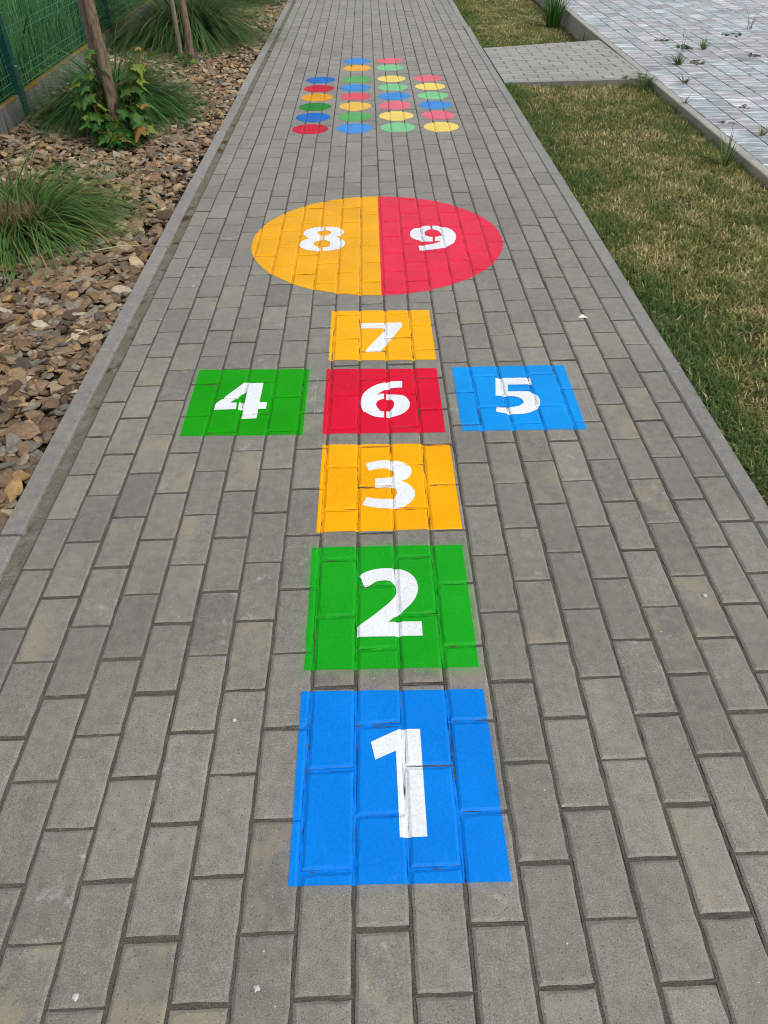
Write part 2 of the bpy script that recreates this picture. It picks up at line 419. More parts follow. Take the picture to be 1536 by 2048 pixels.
# outlines of the stencilled numbers on the ground, in metres
DIGITS = {
    '1': [
        [(0.0315,0.259),(0.0927,0.2879),(0.1362,0.2871),(0.1371,0.0577),(0.085,0.0571),(0.0833,0.2375),(0.0403,0.2182)],
    ],
    '2': [
        [(0.0048,0.7349),(0.0097,0.7389),(0.0147,0.7427),(0.0199,0.7462),(0.0253,0.7492),(0.031,0.7519),(0.0369,0.7541),(0.0432,0.7559),(0.0498,0.7573),(0.0571,0.7584),(0.0648,0.759),(0.0727,0.7593),(0.0804,0.7591),(0.0879,0.7585),(0.0953,0.7575),(0.1025,0.7561),(0.1093,0.7541),(0.1159,0.7515),(0.1221,0.7485),(0.1279,0.7449),(0.1332,0.7408),(0.1379,0.736),(0.1421,0.7306),(0.1458,0.7248),(0.1488,0.7187),(0.1509,0.7123),(0.1524,0.7055),(0.1533,0.6987),(0.1538,0.6923),(0.1539,0.6866),(0.1536,0.6814),(0.1528,0.6761),(0.1514,0.6706),(0.1494,0.6645),(0.1469,0.6581),(0.1439,0.6517),(0.1405,0.6456),(0.1368,0.6398),(0.1326,0.6341),(0.1281,0.6286),(0.1235,0.6232),(0.1186,0.6178),(0.1135,0.6125),(0.1085,0.6075),(0.1039,0.6032),(0.0999,0.5999),(0.0962,0.5974),(0.0927,0.5951),(0.0892,0.5925),(0.0858,0.5895),(0.0824,0.5863),(0.079,0.583),(0.0757,0.5797),(0.1568,0.5783),(0.1566,0.5349),(0.0003,0.5362),(0,0.566),(0.0076,0.5723),(0.0152,0.5788),(0.0228,0.5854),(0.0306,0.5924),(0.0387,0.5998),(0.047,0.6077),(0.0551,0.6156),(0.0626,0.6231),(0.0695,0.6301),(0.0759,0.6367),(0.0816,0.6431),(0.0865,0.6491),(0.0904,0.6547),(0.0935,0.6599),(0.0958,0.665),(0.0975,0.6702),(0.0985,0.6757),(0.0989,0.6814),(0.0986,0.6869),(0.0979,0.6919),(0.0966,0.6966),(0.0947,0.701),(0.0924,0.7049),(0.0897,0.7083),(0.0866,0.7111),(0.0832,0.7135),(0.0793,0.7153),(0.0749,0.7164),(0.0696,0.7168),(0.0637,0.7165),(0.0577,0.7157),(0.0523,0.7145),(0.0477,0.7128),(0.0435,0.7106),(0.0396,0.7081),(0.0357,0.7058),(0.0317,0.7037),(0.0277,0.7015),(0.0238,0.6994),(0.0199,0.6973),(0.0183,0.6999),(0.0167,0.7026),(0.0153,0.7054),(0.014,0.7085),(0.0129,0.7119),(0.012,0.7156),(0.0112,0.7193),(0.0102,0.7228),(0.009,0.726),(0.0076,0.7291),(0.0062,0.732)],
    ],
    '3': [
        [(0.0219,1.1998),(0.028,1.2027),(0.0344,1.2055),(0.0409,1.2081),(0.0478,1.2103),(0.0552,1.2122),(0.0629,1.2138),(0.0709,1.215),(0.0787,1.2156),(0.0864,1.2155),(0.0941,1.2149),(0.1018,1.2137),(0.1095,1.212),(0.1175,1.2098),(0.1256,1.2071),(0.1333,1.2039),(0.1399,1.2004),(0.1451,1.1965),(0.1495,1.1923),(0.153,1.1878),(0.1558,1.183),(0.1579,1.178),(0.1592,1.1726),(0.1599,1.1672),(0.1601,1.1619),(0.1598,1.1566),(0.159,1.1514),(0.1578,1.1463),(0.1559,1.1412),(0.1535,1.1361),(0.1506,1.131),(0.1472,1.1262),(0.1435,1.1223),(0.1394,1.1194),(0.135,1.1173),(0.1303,1.1157),(0.1255,1.1143),(0.1307,1.1115),(0.1358,1.1084),(0.1407,1.105),(0.1453,1.101),(0.1496,1.0963),(0.1538,1.091),(0.1574,1.0853),(0.1604,1.0795),(0.1626,1.0735),(0.1643,1.0671),(0.1652,1.0608),(0.1655,1.0547),(0.1651,1.0489),(0.164,1.0434),(0.1623,1.038),(0.16,1.0325),(0.1571,1.0269),(0.1536,1.0212),(0.1496,1.0158),(0.1452,1.0111),(0.1405,1.007),(0.1354,1.0034),(0.1298,1.0004),(0.1238,0.998),(0.1172,0.9962),(0.11,0.9951),(0.1026,0.9944),(0.095,0.994),(0.0873,0.9939),(0.0794,0.9942),(0.0714,0.9947),(0.0639,0.9956),(0.0567,0.9967),(0.0498,0.9982),(0.0431,0.9998),(0.0366,1.0017),(0.0303,1.0039),(0.0242,1.0062),(0.0183,1.0088),(0.0125,1.0114),(0.0237,1.046),(0.029,1.044),(0.0345,1.042),(0.0402,1.0402),(0.0461,1.0386),(0.0525,1.0374),(0.0592,1.0363),(0.0659,1.0355),(0.0724,1.035),(0.0788,1.0346),(0.0852,1.0345),(0.0911,1.0347),(0.0962,1.0356),(0.1002,1.0373),(0.1035,1.0396),(0.1061,1.0423),(0.1084,1.0453),(0.1103,1.0487),(0.1117,1.0524),(0.1127,1.0564),(0.1131,1.0604),(0.113,1.0649),(0.1124,1.0696),(0.1112,1.0742),(0.1094,1.0781),(0.107,1.0813),(0.1039,1.0839),(0.1003,1.0861),(0.0963,1.0879),(0.0919,1.0891),(0.0871,1.0898),(0.0819,1.0902),(0.0762,1.0906),(0.07,1.091),(0.0633,1.0912),(0.0562,1.0914),(0.049,1.0915),(0.0504,1.1285),(0.0574,1.1283),(0.0642,1.1281),(0.0708,1.1282),(0.077,1.1287),(0.0828,1.1296),(0.0884,1.1308),(0.0934,1.1324),(0.0976,1.1345),(0.1008,1.1373),(0.1034,1.1407),(0.1052,1.1445),(0.1062,1.1483),(0.1063,1.1525),(0.1057,1.1569),(0.1043,1.1612),(0.1025,1.1649),(0.1002,1.1676),(0.0973,1.1698),(0.094,1.1716),(0.0903,1.173),(0.0863,1.1741),(0.0818,1.1748),(0.0771,1.1751),(0.0724,1.1751),(0.0677,1.1748),(0.0629,1.1742),(0.058,1.1732),(0.0529,1.172),(0.0477,1.1705),(0.0424,1.1687),(0.037,1.1667),(0.0315,1.1646)],
    ],
    '4': [
        [(-0.4058,1.6829),(-0.393,1.684),(-0.3915,1.6304),(-0.4189,1.5837),(-0.4408,1.5548),(-0.418,1.5526),(-0.416,1.5139),(-0.4893,1.511),(-0.4896,1.5482)],
        [(-0.3945,1.6825),(-0.3395,1.6796),(-0.3411,1.554),(-0.315,1.5531),(-0.3147,1.513),(-0.3413,1.5131),(-0.3405,1.4574),(-0.3909,1.4553),(-0.3909,1.5102),(-0.4084,1.5122),(-0.4096,1.5543),(-0.3916,1.5531),(-0.3923,1.6304)],
    ],
    '5': [
        [(0.4835,1.6769),(0.6069,1.676),(0.6058,1.6319),(0.5207,1.6331),(0.5162,1.597),(0.5226,1.5971),(0.5292,1.5972),(0.5358,1.5971),(0.5427,1.5968),(0.5499,1.5964),(0.5574,1.5959),(0.5648,1.595),(0.5716,1.5936),(0.5776,1.5915),(0.5832,1.5888),(0.5884,1.5857),(0.5932,1.582),(0.5977,1.5779),(0.602,1.5734),(0.6057,1.5683),(0.6088,1.5628),(0.6113,1.5567),(0.6131,1.55),(0.6143,1.543),(0.615,1.5363),(0.6152,1.5298),(0.6149,1.5235),(0.6139,1.5171),(0.6123,1.5105),(0.6099,1.5036),(0.6068,1.4963),(0.6032,1.4893),(0.599,1.483),(0.5943,1.4774),(0.589,1.4722),(0.5832,1.4677),(0.5772,1.4637),(0.5709,1.4603),(0.5642,1.4575),(0.5572,1.4553),(0.5501,1.4534),(0.5428,1.4521),(0.5353,1.4512),(0.5276,1.4508),(0.52,1.4508),(0.5125,1.4512),(0.505,1.4519),(0.4973,1.4531),(0.4896,1.4549),(0.4818,1.4572),(0.4738,1.46),(0.4658,1.4633),(0.4577,1.4667),(0.4643,1.5018),(0.469,1.4996),(0.474,1.4976),(0.4794,1.4959),(0.4854,1.4946),(0.4924,1.4938),(0.5002,1.4932),(0.508,1.4931),(0.5152,1.4936),(0.5218,1.4946),(0.5281,1.4961),(0.534,1.4981),(0.5392,1.5003),(0.5437,1.503),(0.5478,1.5062),(0.5512,1.5095),(0.554,1.5126),(0.5562,1.5154),(0.5577,1.518),(0.5586,1.5208),(0.5591,1.524),(0.559,1.528),(0.5585,1.5325),(0.5574,1.537),(0.5557,1.5411),(0.5535,1.5446),(0.5506,1.5478),(0.5471,1.5507),(0.5432,1.5533),(0.5387,1.5556),(0.5337,1.5575),(0.5282,1.559),(0.5224,1.5601),(0.5163,1.5606),(0.5097,1.5604),(0.503,1.5602),(0.4962,1.5603),(0.4895,1.5609),(0.4827,1.5618),(0.4759,1.5628),(0.469,1.5639)],
    ],
    '6': [
        [(0.0938,1.6651),(0.0887,1.6638),(0.0835,1.6623),(0.0783,1.6605),(0.0729,1.6581),(0.0675,1.6552),(0.0618,1.6518),(0.0562,1.648),(0.0507,1.6436),(0.0454,1.6388),(0.04,1.6335),(0.0349,1.6278),(0.0301,1.6216),(0.0254,1.6149),(0.021,1.6076),(0.0171,1.6),(0.0137,1.5923),(0.0111,1.5847),(0.0091,1.5768),(0.0075,1.5689),(0.0064,1.5608),(0.0056,1.5524),(0.0053,1.5438),(0.0054,1.5353),(0.0058,1.5272),(0.0066,1.5196),(0.0077,1.5123),(0.0092,1.5053),(0.0112,1.4988),(0.0138,1.4929),(0.0168,1.4876),(0.0203,1.4825),(0.0243,1.4775),(0.029,1.4723),(0.0343,1.4671),(0.0398,1.4624),(0.0451,1.4584),(0.05,1.4554),(0.0549,1.453),(0.0597,1.4512),(0.0644,1.4498),(0.0692,1.4488),(0.0739,1.4482),(0.0785,1.448),(0.0832,1.448),(0.0839,1.4846),(0.0803,1.4863),(0.0767,1.4883),(0.0733,1.4905),(0.0703,1.4932),(0.0676,1.4965),(0.0652,1.5002),(0.0631,1.5044),(0.0613,1.5087),(0.0598,1.5135),(0.0586,1.5187),(0.0578,1.524),(0.0576,1.529),(0.0582,1.5338),(0.0595,1.5385),(0.0612,1.5429),(0.0632,1.5467),(0.0655,1.5497),(0.0682,1.5522),(0.0711,1.5542),(0.074,1.5559),(0.0767,1.5574),(0.0795,1.5584),(0.0823,1.5592),(0.0851,1.5599),(0.0857,1.5927),(0.0822,1.5924),(0.0786,1.592),(0.0752,1.5913),(0.0719,1.5902),(0.0687,1.5886),(0.0656,1.5867),(0.0626,1.5844),(0.0596,1.582),(0.0628,1.587),(0.0659,1.5917),(0.069,1.5962),(0.072,1.6001),(0.0749,1.6034),(0.0776,1.6062),(0.0803,1.6086),(0.0831,1.6109),(0.0858,1.6131),(0.0886,1.6151),(0.0914,1.617),(0.0941,1.6188)],
        [(0.0931,1.6651),(0.0978,1.6662),(0.1024,1.6673),(0.1071,1.6683),(0.1119,1.6691),(0.1167,1.6697),(0.1215,1.6702),(0.1264,1.6705),(0.1313,1.6707),(0.1363,1.6707),(0.1413,1.6706),(0.1463,1.6704),(0.1514,1.6702),(0.1498,1.6286),(0.1448,1.6287),(0.1398,1.6287),(0.1348,1.6285),(0.1299,1.628),(0.125,1.6272),(0.1201,1.6262),(0.1153,1.625),(0.1107,1.6237),(0.1062,1.6224),(0.1019,1.621),(0.0976,1.6195),(0.0934,1.618)],
        [(0.0933,1.5919),(0.0963,1.5919),(0.0994,1.5918),(0.103,1.5917),(0.1071,1.5914),(0.112,1.5911),(0.1176,1.5909),(0.1233,1.5903),(0.1287,1.5894),(0.1336,1.588),(0.1384,1.5863),(0.1429,1.5842),(0.1473,1.5813),(0.1515,1.5778),(0.1556,1.5736),(0.1594,1.5689),(0.1627,1.5636),(0.1655,1.5577),(0.1679,1.551),(0.1698,1.5443),(0.1712,1.538),(0.172,1.5324),(0.1723,1.5273),(0.172,1.5221),(0.1713,1.5166),(0.1701,1.5103),(0.1684,1.5037),(0.1662,1.4971),(0.1635,1.491),(0.1603,1.4855),(0.1567,1.4802),(0.1526,1.4753),(0.1483,1.4708),(0.1436,1.4666),(0.1385,1.4629),(0.1333,1.4595),(0.1282,1.4566),(0.1232,1.4542),(0.1182,1.4522),(0.1133,1.4506),(0.1085,1.4493),(0.1039,1.4485),(0.0995,1.448),(0.0952,1.4478),(0.091,1.4477),(0.0918,1.4838),(0.0951,1.4846),(0.0984,1.4855),(0.1015,1.4868),(0.1044,1.4885),(0.1069,1.4907),(0.1092,1.4933),(0.1113,1.4963),(0.1132,1.4998),(0.1149,1.504),(0.1163,1.5088),(0.1175,1.5138),(0.1184,1.5185),(0.119,1.5228),(0.1194,1.527),(0.1193,1.5311),(0.1189,1.5351),(0.1179,1.5391),(0.1164,1.543),(0.1146,1.5467),(0.1127,1.5497),(0.1106,1.552),(0.1084,1.5538),(0.106,1.5551),(0.1035,1.5561),(0.1009,1.5567),(0.0981,1.5568),(0.0953,1.5567),(0.0925,1.5565)],
    ],
    '7': [
        [(0.0025,2.1049),(0.1654,2.1058),(0.1662,2.0715),(0.1283,1.9877),(0.1022,1.933),(0.0783,1.8785),(0.0189,1.8808),(0.0476,1.9407),(0.099,2.0434),(0.0993,2.058),(0.0041,2.0618)],
    ],
    '8': [
        [(-0.1849,3.1366),(-0.1917,3.1362),(-0.1985,3.1356),(-0.2055,3.1347),(-0.2128,3.1331),(-0.2205,3.1312),(-0.2287,3.1288),(-0.2369,3.1258),(-0.2446,3.1218),(-0.2521,3.1168),(-0.2595,3.111),(-0.2663,3.1044),(-0.2719,3.0971),(-0.2765,3.0887),(-0.2801,3.0793),(-0.2827,3.0696),(-0.2839,3.0603),(-0.2839,3.0515),(-0.2828,3.0429),(-0.2803,3.0343),(-0.2765,3.0254),(-0.2711,3.0162),(-0.2642,3.0068),(-0.2563,2.9973),(-0.2479,2.9878),(-0.2552,2.9837),(-0.2623,2.9794),(-0.2689,2.9745),(-0.2748,2.9689),(-0.28,2.9621),(-0.2848,2.9545),(-0.2888,2.9465),(-0.292,2.9386),(-0.2944,2.9311),(-0.2961,2.9235),(-0.2968,2.9158),(-0.2965,2.9082),(-0.2949,2.9004),(-0.2923,2.8926),(-0.2887,2.8848),(-0.2845,2.8774),(-0.2796,2.8701),(-0.2738,2.863),(-0.2675,2.8564),(-0.2607,2.8507),(-0.2536,2.846),(-0.246,2.8422),(-0.2379,2.8391),(-0.2294,2.8366),(-0.2202,2.8348),(-0.2105,2.8337),(-0.2005,2.833),(-0.1902,2.8327),(-0.1919,2.8774),(-0.1967,2.8793),(-0.2013,2.8814),(-0.2057,2.8838),(-0.2098,2.8869),(-0.2135,2.8907),(-0.217,2.8952),(-0.2201,2.9),(-0.2227,2.9048),(-0.2251,2.9096),(-0.2273,2.9145),(-0.2287,2.9196),(-0.2289,2.9247),(-0.2275,2.9301),(-0.2249,2.9358),(-0.2216,2.9413),(-0.2179,2.9462),(-0.2137,2.9506),(-0.2088,2.9547),(-0.2039,2.9581),(-0.1995,2.9609),(-0.1958,2.9627),(-0.1925,2.9638),(-0.1895,2.9644),(-0.1866,2.9647),(-0.1882,3.0226),(-0.192,3.0246),(-0.1957,3.0268),(-0.1993,3.0296),(-0.2028,3.0334),(-0.2065,3.0385),(-0.2102,3.0449),(-0.2134,3.0513),(-0.2154,3.057),(-0.2158,3.0617),(-0.2151,3.0659),(-0.2136,3.0696),(-0.2117,3.0731),(-0.2094,3.0764),(-0.2065,3.0795),(-0.2032,3.0821),(-0.1998,3.0842),(-0.1962,3.0857),(-0.1925,3.0865),(-0.1886,3.087),(-0.1847,3.0873)],
        [(-0.1769,3.1376),(-0.1675,3.1372),(-0.1583,3.1364),(-0.1493,3.1353),(-0.1406,3.1335),(-0.1322,3.131),(-0.124,3.1278),(-0.1164,3.1241),(-0.1096,3.1201),(-0.1038,3.1159),(-0.0989,3.1114),(-0.0947,3.1063),(-0.0912,3.1002),(-0.0883,3.0929),(-0.0861,3.0845),(-0.0847,3.0757),(-0.0842,3.0671),(-0.0845,3.0585),(-0.0856,3.0497),(-0.0877,3.041),(-0.0914,3.0327),(-0.0969,3.0247),(-0.104,3.017),(-0.112,3.0095),(-0.1206,3.0021),(-0.1132,2.9952),(-0.1061,2.9883),(-0.0995,2.9812),(-0.0936,2.9738),(-0.0884,2.966),(-0.0838,2.958),(-0.08,2.9499),(-0.0772,2.9419),(-0.0755,2.9342),(-0.0748,2.9266),(-0.0749,2.919),(-0.0758,2.911),(-0.0773,2.9024),(-0.0795,2.8934),(-0.0825,2.8846),(-0.0862,2.8769),(-0.0905,2.8702),(-0.0956,2.8644),(-0.1013,2.8592),(-0.1078,2.8543),(-0.1152,2.8497),(-0.1235,2.8455),(-0.1323,2.8418),(-0.1413,2.8389),(-0.1506,2.8368),(-0.1604,2.8356),(-0.1703,2.8348),(-0.1805,2.8343),(-0.1818,2.8813),(-0.1769,2.8803),(-0.172,2.8796),(-0.1675,2.8795),(-0.1633,2.8804),(-0.1594,2.8822),(-0.1557,2.8849),(-0.1525,2.8884),(-0.15,2.8927),(-0.1483,2.8984),(-0.1472,2.9051),(-0.1467,2.9121),(-0.1467,2.9187),(-0.1472,2.9247),(-0.1482,2.9304),(-0.1497,2.9359),(-0.1518,2.9409),(-0.1544,2.9456),(-0.1576,2.9499),(-0.1611,2.9537),(-0.1645,2.957),(-0.1678,2.9597),(-0.1711,2.9619),(-0.1745,2.9637),(-0.1779,2.9652),(-0.1775,3.0207),(-0.1734,3.0216),(-0.1693,3.0227),(-0.1655,3.0244),(-0.1619,3.0269),(-0.1585,3.0305),(-0.1552,3.0351),(-0.1524,3.0401),(-0.1502,3.0447),(-0.1486,3.0488),(-0.1475,3.0528),(-0.147,3.0567),(-0.1472,3.0607),(-0.1482,3.065),(-0.1499,3.0695),(-0.1522,3.0738),(-0.1549,3.0774),(-0.1583,3.0804),(-0.1623,3.083),(-0.1663,3.0851),(-0.1695,3.0866),(-0.1716,3.0873),(-0.173,3.0875),(-0.1741,3.0873),(-0.1749,3.0868)],
    ],
    '9': [
        [(0.3481,3.1231),(0.3422,3.1233),(0.3363,3.1233),(0.3302,3.1229),(0.3239,3.1217),(0.3174,3.1198),(0.3107,3.1172),(0.3038,3.1141),(0.2969,3.1105),(0.2895,3.1067),(0.2817,3.1026),(0.2743,3.0978),(0.2677,3.0921),(0.2621,3.0853),(0.2572,3.0776),(0.2529,3.0694),(0.2494,3.061),(0.2465,3.0525),(0.2444,3.0436),(0.2429,3.0345),(0.2421,3.0251),(0.242,3.0149),(0.2424,3.0043),(0.2436,2.9938),(0.2457,2.9844),(0.2488,2.9761),(0.2528,2.9686),(0.2575,2.9617),(0.2625,2.9554),(0.268,2.9497),(0.274,2.9446),(0.2804,2.94),(0.2869,2.9356),(0.2936,2.9314),(0.3005,2.9274),(0.3076,2.9239),(0.315,2.9214),(0.3228,2.92),(0.331,2.9194),(0.3394,2.9195),(0.3478,2.9199),(0.351,2.9747),(0.3464,2.9761),(0.3419,2.9778),(0.3376,2.9799),(0.3335,2.9826),(0.3297,2.986),(0.326,2.9901),(0.3227,2.9947),(0.32,2.9998),(0.3177,3.0058),(0.3158,3.0126),(0.3146,3.0196),(0.3143,3.0264),(0.315,3.0333),(0.3166,3.0402),(0.3189,3.0468),(0.3215,3.0527),(0.3245,3.0578),(0.3281,3.0622),(0.3319,3.066),(0.3355,3.0691),(0.339,3.0715),(0.3425,3.073),(0.3459,3.0741),(0.3494,3.0749)],
        [(0.3583,3.1226),(0.3657,3.1222),(0.3731,3.1215),(0.3804,3.1204),(0.3878,3.1186),(0.3951,3.1162),(0.4024,3.1131),(0.4096,3.1093),(0.4168,3.1048),(0.4241,3.0995),(0.4315,3.0935),(0.4384,3.0866),(0.4446,3.0787),(0.4498,3.0694),(0.4543,3.0589),(0.4582,3.0477),(0.4613,3.0364),(0.4636,3.0247),(0.4653,3.0125),(0.4662,3.0002),(0.4664,2.9882),(0.4658,2.9764),(0.4645,2.9647),(0.4625,2.953),(0.4598,2.9415),(0.4565,2.9298),(0.4526,2.9179),(0.4481,2.9066),(0.443,2.8962),(0.4372,2.887),(0.4306,2.8786),(0.4237,2.8708),(0.4168,2.8634),(0.4099,2.8562),(0.403,2.8493),(0.3957,2.8431),(0.3879,2.8379),(0.3794,2.8339),(0.3702,2.8309),(0.3608,2.8285),(0.3516,2.8263),(0.3426,2.824),(0.3337,2.822),(0.3248,2.8203),(0.3157,2.8191),(0.3062,2.8184),(0.2966,2.8182),(0.2869,2.8184),(0.2771,2.8186),(0.2766,2.8744),(0.2857,2.8754),(0.2948,2.8765),(0.3037,2.8779),(0.3124,2.8795),(0.321,2.8815),(0.3295,2.8837),(0.3376,2.8863),(0.3453,2.8893),(0.3526,2.893),(0.3596,2.8971),(0.366,2.9016),(0.3718,2.9064),(0.3767,2.9115),(0.3808,2.917),(0.3845,2.9227),(0.3879,2.9286),(0.3849,2.9283),(0.3818,2.928),(0.3786,2.9275),(0.3751,2.9269),(0.3714,2.9261),(0.3674,2.9252),(0.3633,2.9241),(0.3591,2.923),(0.3623,2.9742),(0.3673,2.9761),(0.3723,2.9782),(0.377,2.9804),(0.3812,2.9827),(0.385,2.9852),(0.3886,2.9878),(0.3916,2.9907),(0.394,2.994),(0.3957,2.9974),(0.3967,3.0011),(0.3972,3.0054),(0.3971,3.0105),(0.3965,3.0171),(0.3952,3.0247),(0.3934,3.0326),(0.3911,3.0397),(0.3881,3.0461),(0.3844,3.0521),(0.3803,3.0575),(0.3761,3.0623),(0.3717,3.0662),(0.3671,3.0694),(0.3623,3.0721),(0.3574,3.0745)],
    ],
}

# ------------------------------------------------------------------ ground
def grid_sheet(name, x0, x1, y0, y1, nx, ny, zf, mat):
    xs = np.linspace(x0, x1, nx); ys = np.linspace(y0, y1, ny)
    X, Y = np.meshgrid(xs, ys)
    V = np.stack([X, Y, zf(X, Y)], -1).reshape(-1, 3)
    i = np.arange(nx * ny).reshape(ny, nx)
    F = np.stack([i[:-1, :-1], i[:-1, 1:], i[1:, 1:], i[1:, :-1]], -1).reshape(-1, 4)
    return link(name, mesh_np(name, V, [F], smooth=True), mat)

P = Polys(); P.poly([(-200, -200, -.30), (200, -200, -.30), (200, 200, -.30), (-200, 200, -.30)])
tag(P.build("ground", M_FIELD), kind="structure")

def fence_x(y): return -2.49 - .018 * (y - 5.0)
def terr_x(y): return 2.25 + .02 * (y - 3.7)
TZ = .045
def lawn_z(x, y):
    t = np.clip((np.asarray(x) - 1.17) / 1.1, 0, 1)
    return -.012 - t * np.where(np.asarray(y) > 6.9, .105, -.018) + .012 * (vnoise(x, y, 2.2, 3) - .5)

tag(grid_sheet("garden_bed", -2.62, -.96, -1.0, 16, 24, 200, lambda x, y: -.045 + .02 * (vnoise(x, y, 3, 1) - .5), M_SOIL), kind="structure")
tag(grid_sheet("field", -16, -2.60, -2, 30, 40, 60, lambda x, y: -.06 + .05 * (vnoise(x, y, .8, 2) - .5), M_FIELD), kind="structure")
tag(grid_sheet("lawn_soil", 1.14, 2.62, -1.5, 18, 24, 240, lambda x, y: lawn_z(x, y) - .012, M_LAWNSOIL), kind="structure")

# ------------------------------------------------------------------ block paving
def ring(x0, x1, y0, y1, ins, nx, ny, jit, skew):
    a, b, c, d = x0 + ins, x1 - ins, y0 + ins, y1 - ins
    pts = []
    for k in range(nx): pts.append((a + (b - a) * k / nx, c))
    for k in range(ny): pts.append((b, c + (d - c) * k / ny))
    for k in range(nx): pts.append((b - (b - a) * k / nx, d))
    for k in range(ny): pts.append((a, d - (d - c) * k / ny))
    out = []
    for i, (x, y) in enumerate(pts):
        out.append((x + jit[i][0], y + jit[i][1] + skew * x))
    return out

class Paving:
    def __init__(self): self.P = Polys(); self.cells = []
    def block(self, x0, x1, y0, y1, skew=0.0, gap=.0022, ch=.0042, z=0.0, zfun=None, sand=-.0065, col=(1, 0, 0), nx=2, ny=4, rough=.0004, sandmi=1, tilt=.0016):
        n = 2 * (nx + ny)
        jit = rng.normal(0, rough, (n, 2)); zero = np.zeros((n, 2))
        tx, ty = rng.normal(0, tilt, 2); h = z + rng.normal(0, .0005)
        cx, cy = (x0 + x1) / 2, (y0 + y1) / 2 + skew * (x0 + x1) / 2
        zf = (lambda x, y: h + tx * (x - cx) + ty * (y - cy)) if zfun is None else (lambda x, y: h - z + zfun(x, y))
        jt = jit * .8
        if nx > 2:      # worn and chipped corners and arrises
            for ci, (sx, sy) in enumerate(((1, 1), (-1, 1), (-1, -1), (1, -1))):
                kk = (0, nx, nx + ny, 2 * nx + ny)[ci]; a = .0022 * rng.random() + (.007 * rng.random() if rng.random() < .14 else 0)
                jt[kk] += (sx * a, sy * a)
            if rng.random() < .25:
                kk = int(rng.integers(n)); px_, py_ = ((0, 1), (-1, 0), (0, -1), (1, 0))[0 if kk < nx else 1 if kk < nx + ny else 2 if kk < 2 * nx + ny else 3]
                a = .002 + .004 * rng.random(); jt[kk] += (px_ * a, py_ * a)
        r0 = [(x, y, zf(x, y)) for x, y in ring(x0, x1, y0, y1, gap + ch, nx, ny, jt, skew)]
        r1 = [(x, y, zf(x, y) - ch * .60) for x, y in ring(x0, x1, y0, y1, gap, nx, ny, jit * 1.3, skew)]
        sj = rng.normal(0, .0013, n)
        r2 = [(p[0], p[1], zf(p[0], p[1]) + sand + s) for p, s in zip(r1, sj)]
        r3 = [(x, y, zf(x, y) + sand) for x, y in ring(x0, x1, y0, y1, -.0022, nx, ny, zero, skew)]
        polys = [(0, r0)]
        self.P.poly(r0, 0, col)
        for i in range(n):
            j = (i + 1) % n
            q = [r1[i], r1[j], r0[j], r0[i]]; self.P.poly(q, 0, col); polys.append((1, q))
            q = [r2[i], r2[j], r1[j], r1[i]]; self.P.poly(q, sandmi, col)
            polys.append((2, [tuple(p[a] + (s[a] - t[a]) * .3 if a < 2 else p[a] for a in range(3)) for p, s, t in zip(q, (r3[i], r3[j], r3[j], r3[i]), (r2[i], r2[j], r2[j], r2[i]))]))
            q = [r3[i], r3[j], r2[j], r2[i]]; self.P.poly(q, sandmi, col); polys.append((3, q))
        xs = [p[0] for p in r3]; ys = [p[1] for p in r3]
        self.cells.append((min(xs), max(xs), min(ys), max(ys), polys))

SKEW = .016
MK = [0, 3, 4, 5, 6, 9, 11.5, 12.5, 14, 15.5, 17, 19, 21, 23]
DK = [0, 0, -.002, -.005, -.008, -.011, -.019, -.010, -.003, .001, .007, .011, .014, .015]
def rowy(mv): return mv * .2 + float(np.interp(mv, MK, DK))

path = Paving()
cols = [(-.885, -.8)] + [(-.8 + .1 * k, -.7 + .1 * k) for k in range(19)]
for ci, (xa, xb) in enumerate(cols):
    odd = (ci - 9) % 2 != 0
    dx = rng.normal(0, .0006)
    for mi in range(-8, 84):
        m0 = mi + (0 if odd else .5)
        if m0 * .2 < -1.3 or m0 * .2 > 16.5: continue
        ya, yb = rowy(m0), rowy(m0 + 1)
        near = ya < 3.2
        v = float(np.clip(rng.normal(1.0, .075), .80, 1.2))
        v *= .97 + .06 * float(vnoise(xa, ya, .8, 9))
        och = float(np.clip(rng.random() * 1.5 - .75, 0, .62)) * (1.0 if ya < 2.6 else .45)
        chalk = float(np.clip(rng.random() * 2.2 - 1.35, 0, .7))
        path.block(xa + dx, xb + dx, ya + rng.normal(0, .0012), yb + rng.normal(0, .0012), SKEW,
                   col=(v, och, chalk), nx=4 if near else 1, ny=8 if near else 1,
                   rough=.00045 if near else .0003, gap=.0032 + abs(rng.normal(0, .0007)), ch=.0054, sand=-.0040)
tag(path.P.build("path", [M_PAVER, M_SAND]), kind="structure")

# ------------------------------------------------------------------ paint that follows the stones
def clip_convex(poly, conv):
    out = poly
    n = len(conv)
    for i in range(n):
        ax, ay = conv[i]; bx, by = conv[(i + 1) % n]
        ex, ey = bx - ax, by - ay
        inp, out = out, []
        if not inp: return out
        ds = [ex * (p[1] - ay) - ey * (p[0] - ax) for p in inp]
        for k in range(len(inp)):
            p, q = inp[k - 1], inp[k]; dp, dq = ds[k - 1], ds[k]
            if (dp >= 0) != (dq >= 0):
                t = dp / (dp - dq)
                out.append((p[0] + (q[0] - p[0]) * t, p[1] + (q[1] - p[1]) * t, p[2] + (q[2] - p[2]) * t))
            if dq >= 0: out.append(q)
    return out

def ccw(pts):
    a = sum(pts[i - 1][0] * pts[i][1] - pts[i][0] * pts[i - 1][1] for i in range(len(pts)))
    return list(pts) if a > 0 else list(pts)[::-1]

